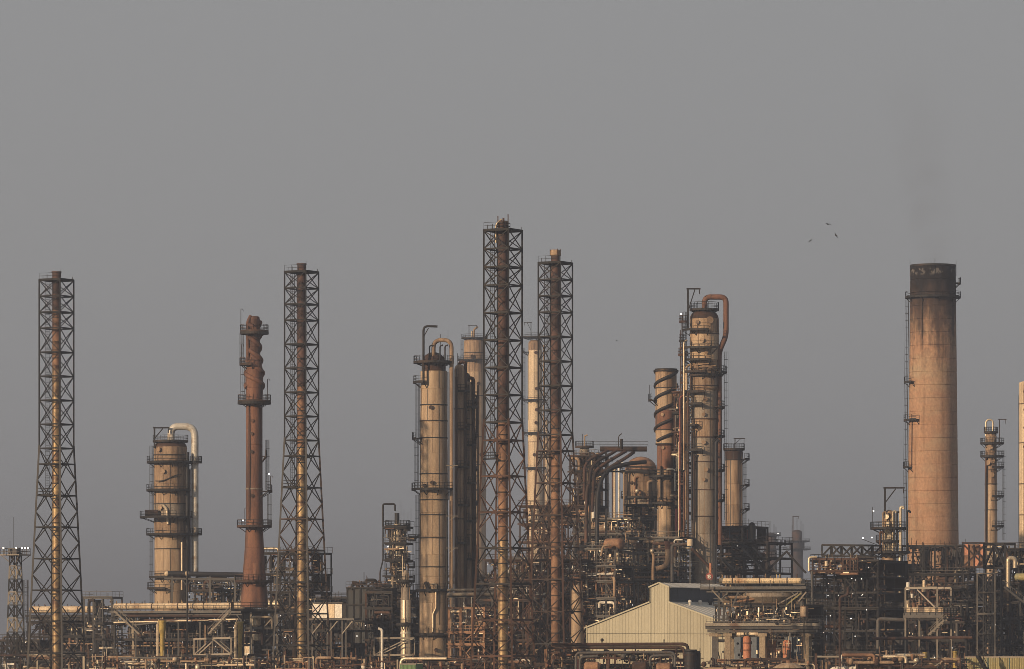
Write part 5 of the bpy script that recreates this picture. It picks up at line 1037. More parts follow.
# ---- cream shed
def shed():
    Y = 930.0; s = S(Y); phi = R(31)
    t = thing('cream_shed', 'cream ribbed gable shed with a raised ridge monitor and dark blue side louvres', 'shed', (PX(652, Y), Y, 0))
    u = Vector((math.cos(phi), -math.sin(phi), 0)); v = Vector((math.sin(phi), math.cos(phi), 0))
    W = 147 * s / math.cos(phi); O = Vector((PX(587.5, Y), Y + W * math.sin(phi) / 2, 0)); L = 23.0
    Q = lambda a, b_, z: O + u * a + v * b_ + Vector((0, 0, z))
    ze = PZ(627, Y); k = 1 / math.cos(phi) * s
    um0, um1 = (650.5 - 587.5) * k, (669 - 587.5) * k; zs_ = PZ(602, Y); zm = PZ(587, Y); zp = PZ(583.2, Y); uc = (um0 + um1) / 2
    th = .25
    def prof_z(a):
        if a < um0: return ze + (zs_ - ze) * a / um0
        if a > um1: return ze + (zs_ - ze) * (W - a) / (W - um1)
        return zm + (zp - zm) * (1 - abs(a - uc) / (uc - um0))
    # gable wall: sheets with ribs, in two lifts with a recessed joint
    zj = PZ(633.3, Y); n = 46; cuts = sorted(set([W * i / n for i in range(n + 1)] + [um0, um1, uc]))
    for a0, a1 in zip(cuts, cuts[1:]):
        if a1 - a0 < .05: continue
        e = .006; A0, A1 = a0 + e, a1 - e; d0 = 0.0
        z0, z1 = prof_z(a0 + 1e-4) - .06, prof_z(a1 - 1e-4) - .06
        for lo_, hi0, hi1, dd in ((0.0, zj - .03, zj - .03, 0.0), (zj + .03, z0, z1, -.03)):
            if min(hi0, hi1) - lo_ < .1: continue
            m_ = (A0 + A1) / 2; rib = .10
            f = [Q(A0, dd, lo_), Q(A1, dd, lo_), Q(A1, dd, hi1), Q(A0, dd, hi0)]; bk = [p + v * .1 for p in f]
            b = MB().add(f + bk, [(0, 1, 2, 3), (7, 6, 5, 4), (0, 4, 5, 1), (1, 5, 6, 2), (2, 6, 7, 3), (3, 7, 4, 0)])
            b.bar(Q(A0 + rib / 2 + .02, dd - .008, lo_), Q(A0 + rib / 2 + .02, dd - .008, hi0), rib, .03)
            b.build('wall_sheet', 'cream', t)
    inner = [Q(0.2, .4, 0), Q(W - .2, .4, 0), Q(W - .2, .4, ze - .2), Q(um1, .4, zs_ - .2), Q(um1 - .05, .4, zm - .2), Q(uc, .4, zp - .25), Q(um0 + .05, .4, zm - .2), Q(um0, .4, zs_ - .2), Q(.2, .4, ze - .2)]
    MB().add(inner + [p + v * .15 for p in inner], [tuple(range(9)), tuple(range(17, 8, -1))] + [(i, i + 9, (i + 1) % 9 + 9, (i + 1) % 9) for i in range(9)]).build('gable_frame', 'cream', t)
    # roof slopes and monitor roof in sheets
    def slope(name, a0, z0, a1, z1, m, over=.25, nsh=12):
        for j in range(nsh):
            b0, b1 = -over + (L + over) * j / nsh + .02, -over + (L + over) * (j + 1) / nsh - .02
            q = [Q(a0, b0, z0), Q(a1, b0, z1), Q(a1, b1, z1), Q(a0, b1, z0)]; up = Vector((0, 0, .12))
            b = MB().add(q + [p + up for p in q], [(3, 2, 1, 0), (4, 5, 6, 7), (0, 1, 5, 4), (1, 2, 6, 5), (2, 3, 7, 6), (3, 0, 4, 7)])
            b.bar(q[0] + up + v * .1, q[1] + up + v * .1, .08, .04); b.build(name, m, t)
    slope('roof_sheet', -.35, ze - .12, um0 + .05, zs_ - .02, 'roofgrey'); slope('roof_sheet', W + .35, ze - .12, um1 - .05, zs_ - .02, 'roofgrey')
    slope('monitor_roof_sheet', um0 - .3, zm - .05, uc, zp, 'roofgrey'); slope('monitor_roof_sheet', um1 + .5, zm - .15, uc, zp, 'roofgrey')
    for a_, m_ in ((um0, 'blue'), (um1, 'blue')):
        o_ = .12 if a_ == um1 else -.12
        for j in range(8):
            MB().box(Q(a_ - .02, .3 + (L - .3) * (j + .5) / 8, (zs_ + zm) / 2), (.14, (L - .3) / 8 - .06, zm - zs_ - .1), u, v).build('louvre_panel', m_, t)
        for q in range(3): beam('louvre_rail', Q(a_ + o_, .35, zs_ + (zm - zs_) * (q + .5) / 3), Q(a_ + o_, L, zs_ + (zm - zs_) * (q + .5) / 3), .08, 'blue', t)
    # barge boards, eaves, corner trims, side wall
    for (a0, z0), (a1, z1) in (((-.3, ze - .1), (um0, zs_ + .05)), ((um1, zs_ + .05), (W + .3, ze - .1)), ((um0 - .2, zm), (uc, zp + .12)), ((uc, zp + .12), (um1 + .2, zm))):
        beam('barge_board', Q(a0, -.32, z0), Q(a1, -.32, z1), .1, 'cream', t, .26)
    for a_ in (um0, um1): beam('corner_trim', Q(a_, -.1, zs_), Q(a_, -.1, zm), .14, 'cream', t)
    for a_ in (0, W): beam('corner_trim', Q(a_, -.06, 0), Q(a_, -.06, ze - .15), .2, 'cream', t); beam('gutter', Q(a_ + (.4 if a_ else -.4), -.2, ze - .25), Q(a_ + (.4 if a_ else -.4), L, ze - .25), .2, 'palesteel', t)
    for a_ in (0, W):
        for j in range(11): MB().box(Q(a_, .1 + (L - .1) * (j + .5) / 11, (ze - .3) / 2), (.12, (L - .1) / 11 - .05, ze - .3), u, v).build('wall_sheet', 'cream', t)
    MB().bar(Q(W + .1, 8, ze - .9), Q(W + .1, L, ze - .9), .1).build('cable_tray', 'dark', t)
    for b_ in (5, 9, 13, 17): MB().lathe((Q(um1 + 1.6, b_, 0).x, Q(um1 + 1.6, b_, 0).y), [(.28, zs_ - .8), (.28, zs_ - .1), (.42, zs_ - .05), (.3, zs_ + .35), (.05, zs_ + .45)], 10).build('roof_vent', 'white' if b_ < 10 else 'dark', t)
shed()

# ---- right-hand cooler table
Y = 850.0
t, g = cooler('glowing fan cooler deck with a glint-coloured top strip, right of the cream shed', 706, 806, 577.5, 586.5, Y, 7.5, 6, 51, 3, 632, 'glint_gold', 'greysteel', fan_m='greysteel', hdr=.8, phi=R(9), inset=.13)
for x_, r0 in ((769, 5.2),): 
    c = (PX(770, Y), Y - .6); MB().lathe(c, [(r0 * .75, PZ(603.5, Y)), (r0 * .78, PZ(603, Y)), (r0 * 1.0, PZ(597, Y)), (r0 * 1.0, PZ(593, Y))], 40).build('large_fan_bell', 'greyclad', t)
    for a in (-150, -110, -70, -30): beam('bell_rib', (c[0] + r0 * .8 * math.cos(R(a)), c[1] + r0 * .8 * math.sin(R(a)), PZ(602.5, Y)), (c[0] + r0 * 1.01 * math.cos(R(a)), c[1] + r0 * 1.01 * math.sin(R(a)), PZ(594, Y)), .12, 'greyclad', t)
for a, b_, m_ in (((738, 592), (728, 618), 'greysteel'), ((712, 590), (723, 602), 'palesteel'), ((806, 592), (798, 602), 'palesteel'), ((778, 604), (798, 593), 'palesteel'), ((785, 606), (801, 593), 'yellow'), ((772, 622), (777, 614), 'palesteel')): beam('raking_brace', P(*a, Y - 6), P(*b_, Y - 6), .24, m_, t)
def table():
    Y = 845.0; s = S(Y); g = Grid(710, 818, Y, 7, phi=R(7)); W, D = g.W, g.D
    t = thing('concrete_table', 'beige concrete table on stout columns carrying the glowing cooler deck', 'concrete frame', g.base())
    for v in (0, D):
        MB().box(g.p(W / 2, v, PZ(631, Y)), (W + 1, .9, 3.0 * s), g.u, g.v).build('table_beam', 'greysteel', t)
    MB().box(g.p(W / 2, D / 2, PZ(627.5, Y)), (W + 1.6, D + 1.8, 3.0 * s), g.u, g.v).build('table_slab', 'greysteel', t)
    MB().box(g.p(W / 2, -1.0, PZ(624.8, Y)), (W + 1.8, .2, .5), g.u, g.v).build('kerb', 'palesteel', t)
    for u in (.5, W * .165, W * .50, W * .92):
        for v in (0, D): 
            o = MB().box(g.p(u, v, PZ(633.4, Y) / 2), (1.0 if u > 1 else .5, .8, PZ(633.4, Y)), g.u, g.v).build('table_column', 'beige' if u > 1 else 'greysteel', t)
            MB().box(g.p(u, v, PZ(635, Y)), (1.5, .86, .5), g.u, g.v).build('haunch', 'beige', o)
    MB().box(g.p(W / 2, .3, PZ(661, Y)), (W * .9, .5, .7), g.u, g.v).build('tie_beam', 'orange', t)
    b = MB(); rail_mb(b, [g.p(-.7, -.8, PZ(626, Y)), g.p(W + .7, -.8, PZ(626, Y)), g.p(W + .7, D, PZ(626, Y))], 1.15, .08, 1.3, 2); b.build('railing', 'greysteel', t)
    r = random.Random(9); gg = Grid(726, 814, Y - 1, 7)
    fittings(t, gg, PZ(625, Y), PZ(607, Y), 130, r, DARKS, .7, 7, .9); fittings(t, gg, 2, PZ(636, Y), 110, r, DARKS, .9, 5, .9)
    for _ in range(14):
        x_ = r.uniform(730, 808); pipe('pipe', [P(x_, r.uniform(617, 624), Y - r.uniform(-4, 3)), P(x_ + r.uniform(-6, 6), r.uniform(606, 614), Y - 1)], r.choice((.1, .16, .22)), pick(r, WARM), t)
    return t
table()
for x_, y0, y1, m_, lab in ((747, 636, 660, 'salmon', 'salmon-orange upright drum under the concrete table, beside the beige mid column'), (772, 640, 662, 'orange', 'short brown-orange upright drum under the concrete table'), (787, 640, 660, 'salmon', 'bright orange upright drum under the right part of the concrete table')):
    Y = 843.5; t = thing('upright_drum', lab, 'drum', P(x_, 699, Y)); c = (PX(x_, Y), Y); MB().lathe(c, [(.7, 0), (.7, PZ(y0 + 2, Y)), (.45, PZ(y0, Y))], 18).build('drum_body', m_, t)
    for y in (y0 + 7, y0 + 14): ring(t, c, .7, PZ(y, Y), .14, .06, 'rust', 18, 'hoop')
t = thing('blue_pump_unit', 'blue machine units half hidden behind the table columns', 'machine', P(755, 699, 862)); 
for x_ in (739, 755, 790, 796): MB().box(P(x_, 650, 862), (1.2, 1.2, 4.4), UX, VX).build('machine_casing', 'blue', t)
MB().box(P(768, 668, 862), (11.5, 1.8, .6), UX, VX).build('base_frame', 'dark', t)
t = thing('panel_box', 'orange panel box standing high at the right end of the cooler table', 'panel box', P(804, 699, 838)); MB().box(P(804, 611.5, 838), (1.25, .7, 1.9), UX, VX).build('box_body', 'orange', t); MB().box(P(804, 611.5, 838) - VX * .36, (1.0, .05, 1.6), UX, VX).build('box_door', 'tan', t); beam('post', Vector((PX(804, 838), 838.2, 0)), P(804, 617, 838.2), .18, 'dark', t)
structure('dark machinery structure filling the space behind the concrete table', 716, 822, [605, 622, 640], 880, 8, 6, 52, pal=DARKS, back=.75, clutter=70, pipes=6, vert=6, lamps=2, drums=2)
# ---- right end
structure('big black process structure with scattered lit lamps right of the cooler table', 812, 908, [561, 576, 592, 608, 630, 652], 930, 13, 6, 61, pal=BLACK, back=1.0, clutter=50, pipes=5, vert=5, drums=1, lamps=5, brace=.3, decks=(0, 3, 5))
structure('narrow railed cooler frame on top of the black process structure', 812, 874, [558, 571], 925, 7, 6, 62, m='rust', pal=WARM, back=.2, clutter=50, pipes=3, vert=6, drums=0, lamps=0, decks=(1,), post=.22, lo=PZ(574, 925))
t = truss('truss_bridge', 'dark truss bridge spanning the roof of the black process structure', 'truss bridge', P(822, 556, 945), P(873, 556.5, 938), 11 * S(945), 'dark', 5, w=3, th=.26)
Y = 905.0
t = thing('lamp_pipe', 'pale hooked pipe standing at the corner of the black process structure', 'pipe', P(810, 699, Y)); MB().tube(fillet([P(809, 571, Y), P(809, 558, Y), P(812, 557, Y), P(817, 557, Y)], .4), .22, 8).build('pipe_run', 'alu', t); MB().tube([P(812, 571, Y), Vector((PX(813, Y), Y, 0))], .26, 8).build('lower_pipe', 'greysteel', t)
t = thing('pipe_run', 'rusty brown pipe with a step bend down the face of the black process structure', 'pipe', P(840, 699, 908)); MB().tube(fillet([P(848, 587, 908), P(848, 595, 908), P(840, 597, 908), P(840, 640, 908), Vector((PX(840, 908), 908, 0))], .5), .26, 8).build('pipe_length', 'rust', t)
t = thing('pipe_run', 'grey elbow pipe on the black structure beside the rusty sloping truss', 'pipe', P(876, 699, 905)); MB().tube(fillet([P(905, 617, 905), P(905, 620, 905), P(878, 619, 905), P(878, 640, 905), Vector((PX(878, 905), 905, 0))], .6), .36, 10).build('pipe_length', 'greysteel', t)
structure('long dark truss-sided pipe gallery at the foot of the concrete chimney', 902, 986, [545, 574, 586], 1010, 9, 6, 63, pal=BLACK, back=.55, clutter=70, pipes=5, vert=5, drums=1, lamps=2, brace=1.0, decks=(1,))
Y = 990.0
t = thing('panel_wall', 'orange sunlit panel wall behind crossed dark braces', 'panel wall', P(971, 699, Y)); 
for i in range(4):
    for j in range(2): MB().box(P(966 + i * 5.2, 549.5 + j * 11, Y), (1.0, .12, 2.1), UX, VX).build('wall_or_backing_panel', 'orange' if (i + j) % 3 else 'salmon', t)
for x_ in (962.5, 985.5): beam('post', Vector((PX(x_, Y), Y + .2, 0)), P(x_, 542, Y), .3, 'dark', t)
for a, b_ in (((964, 545), (985, 566)), ((985, 545), (964, 566)), ((962, 567), (987, 567)), ((962, 543), (987, 543))): beam('brace', P(*a, Y - 2.2), P(*b_, Y - 2.2), .3, 'darkrust', t)
truss('end_truss', 'sloping-ended dark truss above the slim scaffold tower', 'truss', P(984, 568, 960), P(1005, 568, 955), 24 * S(960), 'dark', 2, w=2.5, th=.3)
structure('mid-height dark frame with red piping under the pipe gallery', 900, 986, [589, 604, 622, 640], 970, 9, 5, 64, pal=REDS, back=.75, clutter=64, pipes=5, vert=5, drums=2, lamps=2)
Y = 895.0; g = Grid(905, 957, Y, 6)
t = thing('loading_platform', 'pale beamed platform with a bright deck strip and one long diagonal', 'platform', g.base())
zt, zd = PZ(588, Y), PZ(612, Y)
for u in (0, g.W * .85): 
    for v in (0, g.D): beam('post', g.p(u, v, 0), g.p(u, v, zt), .3, 'palesteel', t)
for v in (0, g.D): beam('top_beam', g.p(0, v, zt), g.p(g.W * .85, v, zt), .3, 'palesteel', t, .4); beam('diagonal', g.p(g.W * .32, v, zt - .3), g.p(g.W * .84, v, zd + .5), .26, 'palesteel', t)
for i in range(6): MB().box(g.p(g.W * (i + .5) / 6, g.D / 2, zd + .35), (g.W / 6 - .08, g.D, .9), g.u, g.v).build('deck_block', 'paleclad' if i != 2 else 'palesteel', t)
MB().box(g.p(g.W / 2, -.3, zd - .6), (g.W + .4, .3, .9), g.u, g.v).build('fascia', 'greysteel', t)
b = MB(); rail_mb(b, [g.p(0, -.5, zd - .5), g.p(g.W, -.5, zd - .5), g.p(g.W, g.D, zd - .5)], 1.2, .08, 1.2, 2); b.build('railing', 'dark', t)
MB().box(g.p(g.W * .5, g.D / 2, zd - 1.3), (g.W, g.D, .3), g.u, g.v).build('platform_floor', 'grating', t)
for x_, y0, y1, m_, w_ in ((908, 582, 590, 'white', 4), (924, 580, 592, 'paleclad', 3), (908, 600, 612, 'alu', 3.5), (914, 603, 612, 'flue_orange', 4), (918, 605, 612, 'tandirty', 3), (912, 591, 598, 'white', 3)): MB().lathe((PX(x_, Y + 2), Y + 2), [(w_ * .5 * S(Y), PZ(y1, Y)), (w_ * .5 * S(Y), PZ(y0, Y) - .1), (w_ * .3 * S(Y), PZ(y0, Y))], 12).build('small_vessel', m_, t)
r = random.Random(3); fittings(t, g, zd + .8, zt, 60, r, WARM, .8, 4, 1.2)
t = thing('stair_flight', 'sloping pale stair flight below the pale beamed platform', 'stairs', P(934, 699, 885)); stair(t, P(928, 635, 885), P(944, 620, 885), 'palesteel')
def scaffold():
    Y = 870.0; s = S(Y); g = Grid(977, 1001, Y, 2.6); t = thing('scaffold_tower', 'slim pale braced tower frame standing before the dark pipework', 'tower frame', g.base())
    zs = [PZ(y, Y) for y in (573.5, 593, 614, 634, 655)]
    for u in (0, g.W):
        for v in (0, g.D): beam('post', g.p(u, v, 0), g.p(u, v, zs[0]), .24 if v == 0 else .16, 'palesteel' if v == 0 else 'greysteel', t)
    for k, z in enumerate(zs):
        zl = zs[k + 1] if k < 4 else 0
        for v in (0, g.D): beam('beam', g.p(0, v, z), g.p(g.W, v, z), .22 if k in (0, 2) else .14, 'palesteel' if v == 0 else 'greysteel', t)
        for u in (0, g.W): beam('cross_beam', g.p(u, 0, z), g.p(u, g.D, z), .14, 'greysteel', t)
        for v in (0, g.D): beam('brace', g.p(0, v, zl), g.p(g.W, v, z), .11, 'greysteel', t); beam('brace', g.p(g.W, v, zl), g.p(0, v, z), .11, 'greysteel', t)
        if k: MB().box(g.p(g.W / 2, g.D / 2, z - .1), (g.W * .9, g.D * .9, .06), g.u, g.v).build('landing', 'grating', t)
    for u in (.3, .5, .68): beam('riser', g.p(g.W * u, g.D * .5, 0), g.p(g.W * u, g.D * .5, zs[0] - .5), .18, 'greysteel', t)
    ladder(t, g.p(g.W * .8, .5, 0), g.p(g.W * .8, .5, zs[0]), -g.v, 'greysteel', False)
scaffold()
structure('grey-brown pipe structure at the right edge behind the slim tower frame', 984, 1040, [549, 566, 583, 602, 622, 645], 985, 10, 4, 65, pal=DARKS, back=.9, clutter=80, pipes=6, vert=6, drums=2, lamps=2)
t = thing('stair_flight', 'long pale double stair rail at the right edge above the yellow container', 'stairs', P(1015, 699, 880)); stair(t, P(1030, 607, 880), P(1004, 587, 880), 'greysteel')
t = thing('pipe_run', 'grey arched pipe on the right-edge structure below the pale cream column', 'pipe', P(1011, 699, 930)); MB().tube(fillet([P(1008, 590, 930), P(1008, 558, 930), P(1015, 558, 930), P(1015, 568, 930)], .7), .42, 10).build('pipe_length', 'alu', t)
t = thing('pressure_vessel', 'short pale vessel at the right edge below the arched pipe', 'vessel', P(1020, 699, 925)); drum(t, Grid(1012, 1034, 925, 2), 1.8, 1, PZ(577, 925), 2.6, .7, 'yellow', 'u', 'vessel_shell')
t = thing('container', 'faded yellow-green corrugated container at the bottom right corner', 'container', P(998, 699, 800)); g = Grid(966, 1034, 800, 3)
MB().box(g.p(g.W / 2, g.D / 2, PZ(657, 800) / 2), (g.W, g.D, PZ(657, 800)), g.u, g.v).build('container_body', 'yellow', t)
for i in range(26): beam('corrugation', g.p((i + .5) * g.W / 26, -.04, 0), g.p((i + .5) * g.W / 26, -.04, PZ(657.6, 800)), .16, 'yellow' if i % 9 else 'greengrey', t)
for v in (0, g.D): beam('roof_rail', g.p(-.05, v, PZ(657, 800)), g.p(g.W + .05, v, PZ(657, 800)), .18, 'palesteel', t)
t = thing('stair_flight', 'dark steep stair beside the faded yellow-green container', 'stairs', P(980, 699, 795)); stair(t, P(986, 672, 794), P(976, 655, 794), 'dark')

# ---- front rows along the bottom edge
def rack(label, x0, x1, y, Y, n, seed, m='rust', pal=REDS, levels=2, dy=8, posts=6, post_m=None):
    """a ragged pipe yard: uneven posts, short broken runs, risers, valves"""
    r = random.Random(seed); g = Grid(x0, x1, Y, 6, phi=R(12)); t = thing('pipe_rack', label, 'pipe rack', g.base()); W = g.W
    nb = max(4, int(W / 3.2)); us = [W * (i + r.uniform(-.25, .25)) / nb for i in range(nb + 1)]; tops = [PZ(y + r.uniform(-2.5, 6), Y) for _ in us]
    for u, zt in zip(us, tops):
        v = r.choice((0, 0, g.D * .5)); mm = pick(r, pal) if r.random() < .4 else (post_m or m)
        beam('post', g.p(u, v, 0), g.p(u, v, zt), r.choice((.2, .28, .34)), mm, t); beam('cross_beam', g.p(u, v, zt - .4), g.p(u, g.D, zt - .4), .24, m, t)
    for i in range(nb):
        if r.random() < .7:
            z = min(tops[i], tops[i + 1]) - r.uniform(.1, 1.2); e = min(nb, i + r.choice((1, 1, 2, 3))); beam('beam', g.p(us[i], .02, z), g.p(us[e], .02, z), .2, m if r.random() < .6 else pick(r, pal), t, .28)
        if r.random() < .3: beam('brace', g.p(us[i], .03, tops[i] - 3), g.p(us[i + 1], .03, tops[i + 1] - .6), .13, m, t)
    for _ in range(int(W * .9) + n * 3):
        rad = r.choice((.08, .1, .14, .2, .28)); L = r.uniform(2, 9); u0 = r.uniform(-.5, max(.1, W - L)); v = r.uniform(-.4, g.D); z = PZ(y + r.uniform(0, 17), Y)
        pts = [g.p(u0, v, z), g.p(u0 + L, v, z)]
        if r.random() < .55: pts.append(g.p(u0 + L, v, z + r.choice((-1, -1, 1)) * r.uniform(.7, 1.8)))
        if r.random() < .35: pts.insert(0, g.p(u0, v, z - r.uniform(.7, 2)))
        pipe('pipe', pts, rad, pick(r, pal), t, 8)
    for _ in range(int(W * .8)):
        u = r.uniform(0, W); v = r.uniform(-.6, 2); z = PZ(y + r.uniform(4, 16), Y); hh = r.uniform(.8, 2.6)
        pts = [g.p(u, v, z - hh), g.p(u, v, z + hh * .5)]
        if r.random() < .3: pts.append(g.p(u + r.uniform(-1, 1), v, z + hh * .5))
        pipe('pipe', pts, r.choice((.08, .12, .18, .25)), pick(r, pal), t, 7)
    for _ in range(int(W * .35)):
        o = MB().ball(g.p(r.uniform(0, W), -.5, PZ(y + r.uniform(3, 15), Y)), r.uniform(.22, .5), 8, 5, 1, 1, r.uniform(.8, 1.5)).build('valve', pick(r, pal), t)
    for k in range(3): MB().box(g.p(W * (k + .5) / 3, g.D + .5, PZ(y + 13, Y) / 2), (W / 3 - .1, .2, PZ(y + 13, Y)), g.u, g.v).build('back_panel', 'dark', t)
    fittings(t, g, PZ(y + 20, Y), PZ(y + 1, Y), int(W * 5), r, pal, .9, 6)
    return t, g
t, g = rack('front pipe rack of rusty pipes before the cream shed, ending in a down elbow', 548, 700, 651, 800, 3, 71, 'rust', REDS, 2, 9, 8)
Y = 796.0
t = thing('pipe_run', 'rusty red pipe over a grey one bending down at the shed front', 'pipe', P(640, 699, Y))
MB().tube(fillet([P(552, 644.5, Y), P(688, 644, Y), P(688, 669, Y), Vector((PX(688, Y), Y, 0))], .9), .27, 10).build('pipe_length', 'rust', t); MB().tube(fillet([P(548, 647.8, Y + .3), P(684, 647.5, Y + .3), P(684.5, 669, Y + .3)], .7), .24, 10).build('lower_pipe', 'darkrust', t)
for x_ in (602, 664): beam('post', P(x_, 644, Y + .2), P(x_, 640, Y + .2), .16, 'dark', t); MB().ball(P(x_, 640, Y), .28 if x_ == 602 else .12, 7, 5).build('valve', 'dark', t)
t = thing('pipe_run', 'grey goalpost pipes before the cream shed', 'pipe', P(620, 699, 792)); 
for pts in ([(576, 680), (576, 653), (660, 652), (675, 653), (675, 680)], [(580, 680), (580, 657), (598, 656)], [(650, 680), (650, 656), (673, 655), (674, 680)]): MB().tube(fillet([P(x, y, 792) for x, y in pts], .7), .22, 10).build('pipe_length', 'greysteel', t)
for i, (x_, y_) in enumerate(((592, 664), (640, 664), (664, 665))): 
    t = thing('horizontal_vessel', ('small orange-brown vessel at the bottom edge near the grey goalpost pipe', 'mid orange-brown vessel at the bottom edge below the shed ridge', 'orange vessel end next to the dark drum')[i], 'vessel', P(x_, 699, 790)); gg = Grid(x_ - 9, x_ + 9, 790, 2, phi=R(8)); drum(t, gg, gg.W / 2, 1, PZ(y_ + 3, 790), gg.W * .7, .85, ('orange', 'rust', 'flue_orange')[i], 'u', 'vessel_shell')
t = thing('upright_drum', 'dark upright ribbed drum before the shed corner', 'drum', P(692, 699, 788)); c = (PX(690.5, 788), 788); MB().lathe(c, [(.95, 0), (.95, PZ(652, 788)), (1.05, PZ(651, 788)), (1.05, PZ(649.5, 788))], 20).build('drum_body', 'darkclad', t)
for y in (655, 661, 666): ring(t, c, .95, PZ(y, 788), .2, .1, 'darkrust', 20, 'hoop')
t = thing('upright_drum', 'second dark drum, paired with the ribbed one before the shed', 'drum', P(684, 699, 789)); MB().lathe((PX(697.5, 789), 789), [(.5, 0), (.5, PZ(653, 789)), (.3, PZ(651, 789))], 14).build('drum_body', 'dark', t); beam('vent_pipe', P(700, 660, 789), P(700, 648, 789), .12, 'dark', t)
def tank():
    Y = 780.0; c = (PX(788.5, Y), Y); r = 17 * S(Y); t = thing('storage_tank', 'tan domed tank roof rising above the bottom edge under the concrete table', 'tank', (c[0], Y, 0))
    MB().lathe(c, [(r, 0), (r, PZ(668.5, Y))], 40, False).build('tank_wall', 'tan', t)
    for i in range(16): MB().lathe(c, [(r + .05, PZ(668.5, Y)), (r * .7, PZ(665.2, Y)), (r * .38, PZ(663.2, Y)), (.1, PZ(662.4, Y))], 3, False, False, i * 22.5 + .6, i * 22.5 + 21.9).build('roof_plate', 'tan', t)
    ring(t, c, r, PZ(668.6, Y), .25, .12, 'rust', 40, 'roof_curb'); MB().lathe(c, [(.4, PZ(662.6, Y)), (.4, PZ(660.5, Y))], 10).build('roof_vent', 'orange', t)
tank()
rack('dark rusty pipe rack below the concrete table', 700, 822, 659, 815, 4, 72, 'darkrust', REDS, 2, 8, 7)
rack('front pipe rack with pale rails at the foot of the black process structure', 818, 968, 655, 800, 3, 73, 'palesteel', WARM, 2, 7, 9, 'rust')
t = thing('pipe_run', 'long rust-coloured pipe crossing below the pale beamed platform', 'pipe', P(925, 699, 850)); MB().tube([P(872, 638.5, 850), P(972, 637.5, 850)], .27, 8).build('pipe_length', 'rust', t)
for x_ in (880, 915, 950, 966): beam('post', Vector((PX(x_, 850), 850, 0)), P(x_, 640, 850), .24, 'dark', t)
for i, (x_, y_) in enumerate(((925, 652), (955, 651))):
    t = thing('bollard_post', ('olive yellow post under the long rust-coloured pipe, nearer the black structure', 'olive yellow post under the long rust-coloured pipe, nearer the container')[i], 'post', P(x_, 699, 830), 'olive posts under the rust-coloured pipe'); MB().tube([Vector((PX(x_, 830), 830, 0)), P(x_, y_, 830)], .36, 10).build('post_shaft', 'olive', t); ring(t, (PX(x_, 830), 830), .36, PZ(y_ + 1, 830), .2, .08, 'olive', 12, 'cap_ring')
rack('low pipe rack along the bottom edge left of the golden flue tower foot', -10, 100, 654, 1000, 4, 74, 'dark', DARKS, 2, 9, 7)
rack('low tangled pipe rack in front of the long fan cooler deck', 84, 262, 656, 870, 4, 75, 'greysteel', WARM, 2, 8, 10)
rack('low pipe rack in front of the dark furnace', 256, 402, 657, 870, 4, 76, 'rust', WARM, 2, 8, 9)
rack('low pipe rack at the foot of the big tan column', 396, 556, 658, 850, 4, 77, 'darkrust', REDS, 2, 7, 9)
structure('dark pipe yard low behind the bottom pipe racks on the left', -8, 60, [640, 655], 1080, 8, 5, 78, pal=DARKS, back=.9, clutter=60, pipes=4, vert=4, lamps=1)
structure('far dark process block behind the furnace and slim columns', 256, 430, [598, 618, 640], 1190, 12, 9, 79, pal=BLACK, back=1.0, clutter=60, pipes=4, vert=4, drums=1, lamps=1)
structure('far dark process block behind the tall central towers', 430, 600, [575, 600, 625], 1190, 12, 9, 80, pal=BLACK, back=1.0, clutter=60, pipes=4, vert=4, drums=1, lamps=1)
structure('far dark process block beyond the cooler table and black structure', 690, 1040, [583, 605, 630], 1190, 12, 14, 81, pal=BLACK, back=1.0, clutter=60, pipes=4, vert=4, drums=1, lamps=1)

structure('frame of tan and dark risers left of the sloping ducts', 570, 608, [456, 472, 489, 506], 1035, 6, 3, 82, m='darkrust', pal=WARM, back=.25, clutter=50, pipes=4, vert=7, drums=1, lamps=0, lo=PZ(522, 1035))
structure('crowded platform frame hung round the domed vessel', 626, 660, [505, 516], 1046, 5, 3, 83, m='dark', pal=WARM, back=0, clutter=50, pipes=4, vert=5, drums=1, lamps=0, lo=PZ(522, 1046), brace=.2)
structure('narrow dark ladder frame crammed between the spiral-straked column and the main column', 674, 692, [392, 412, 432, 452, 472, 492, 512], 1008, 3.4, 1, 84, m='rust', pal=WARM + (('red', 2), ('dark', 3)), back=0, clutter=60, pipes=5, vert=6, drums=0, lamps=0, lo=PZ(540, 1012), brace=.6, post=.2)
structure('open railed frame wrapped round the small rusty column', 385, 413, [527, 543, 560, 576], 1052, 3, 2, 85, m='black', pal=DARKS, back=0, clutter=26, pipes=3, vert=4, drums=0, lamps=0, lo=PZ(592, 1052), brace=.3, post=.16)
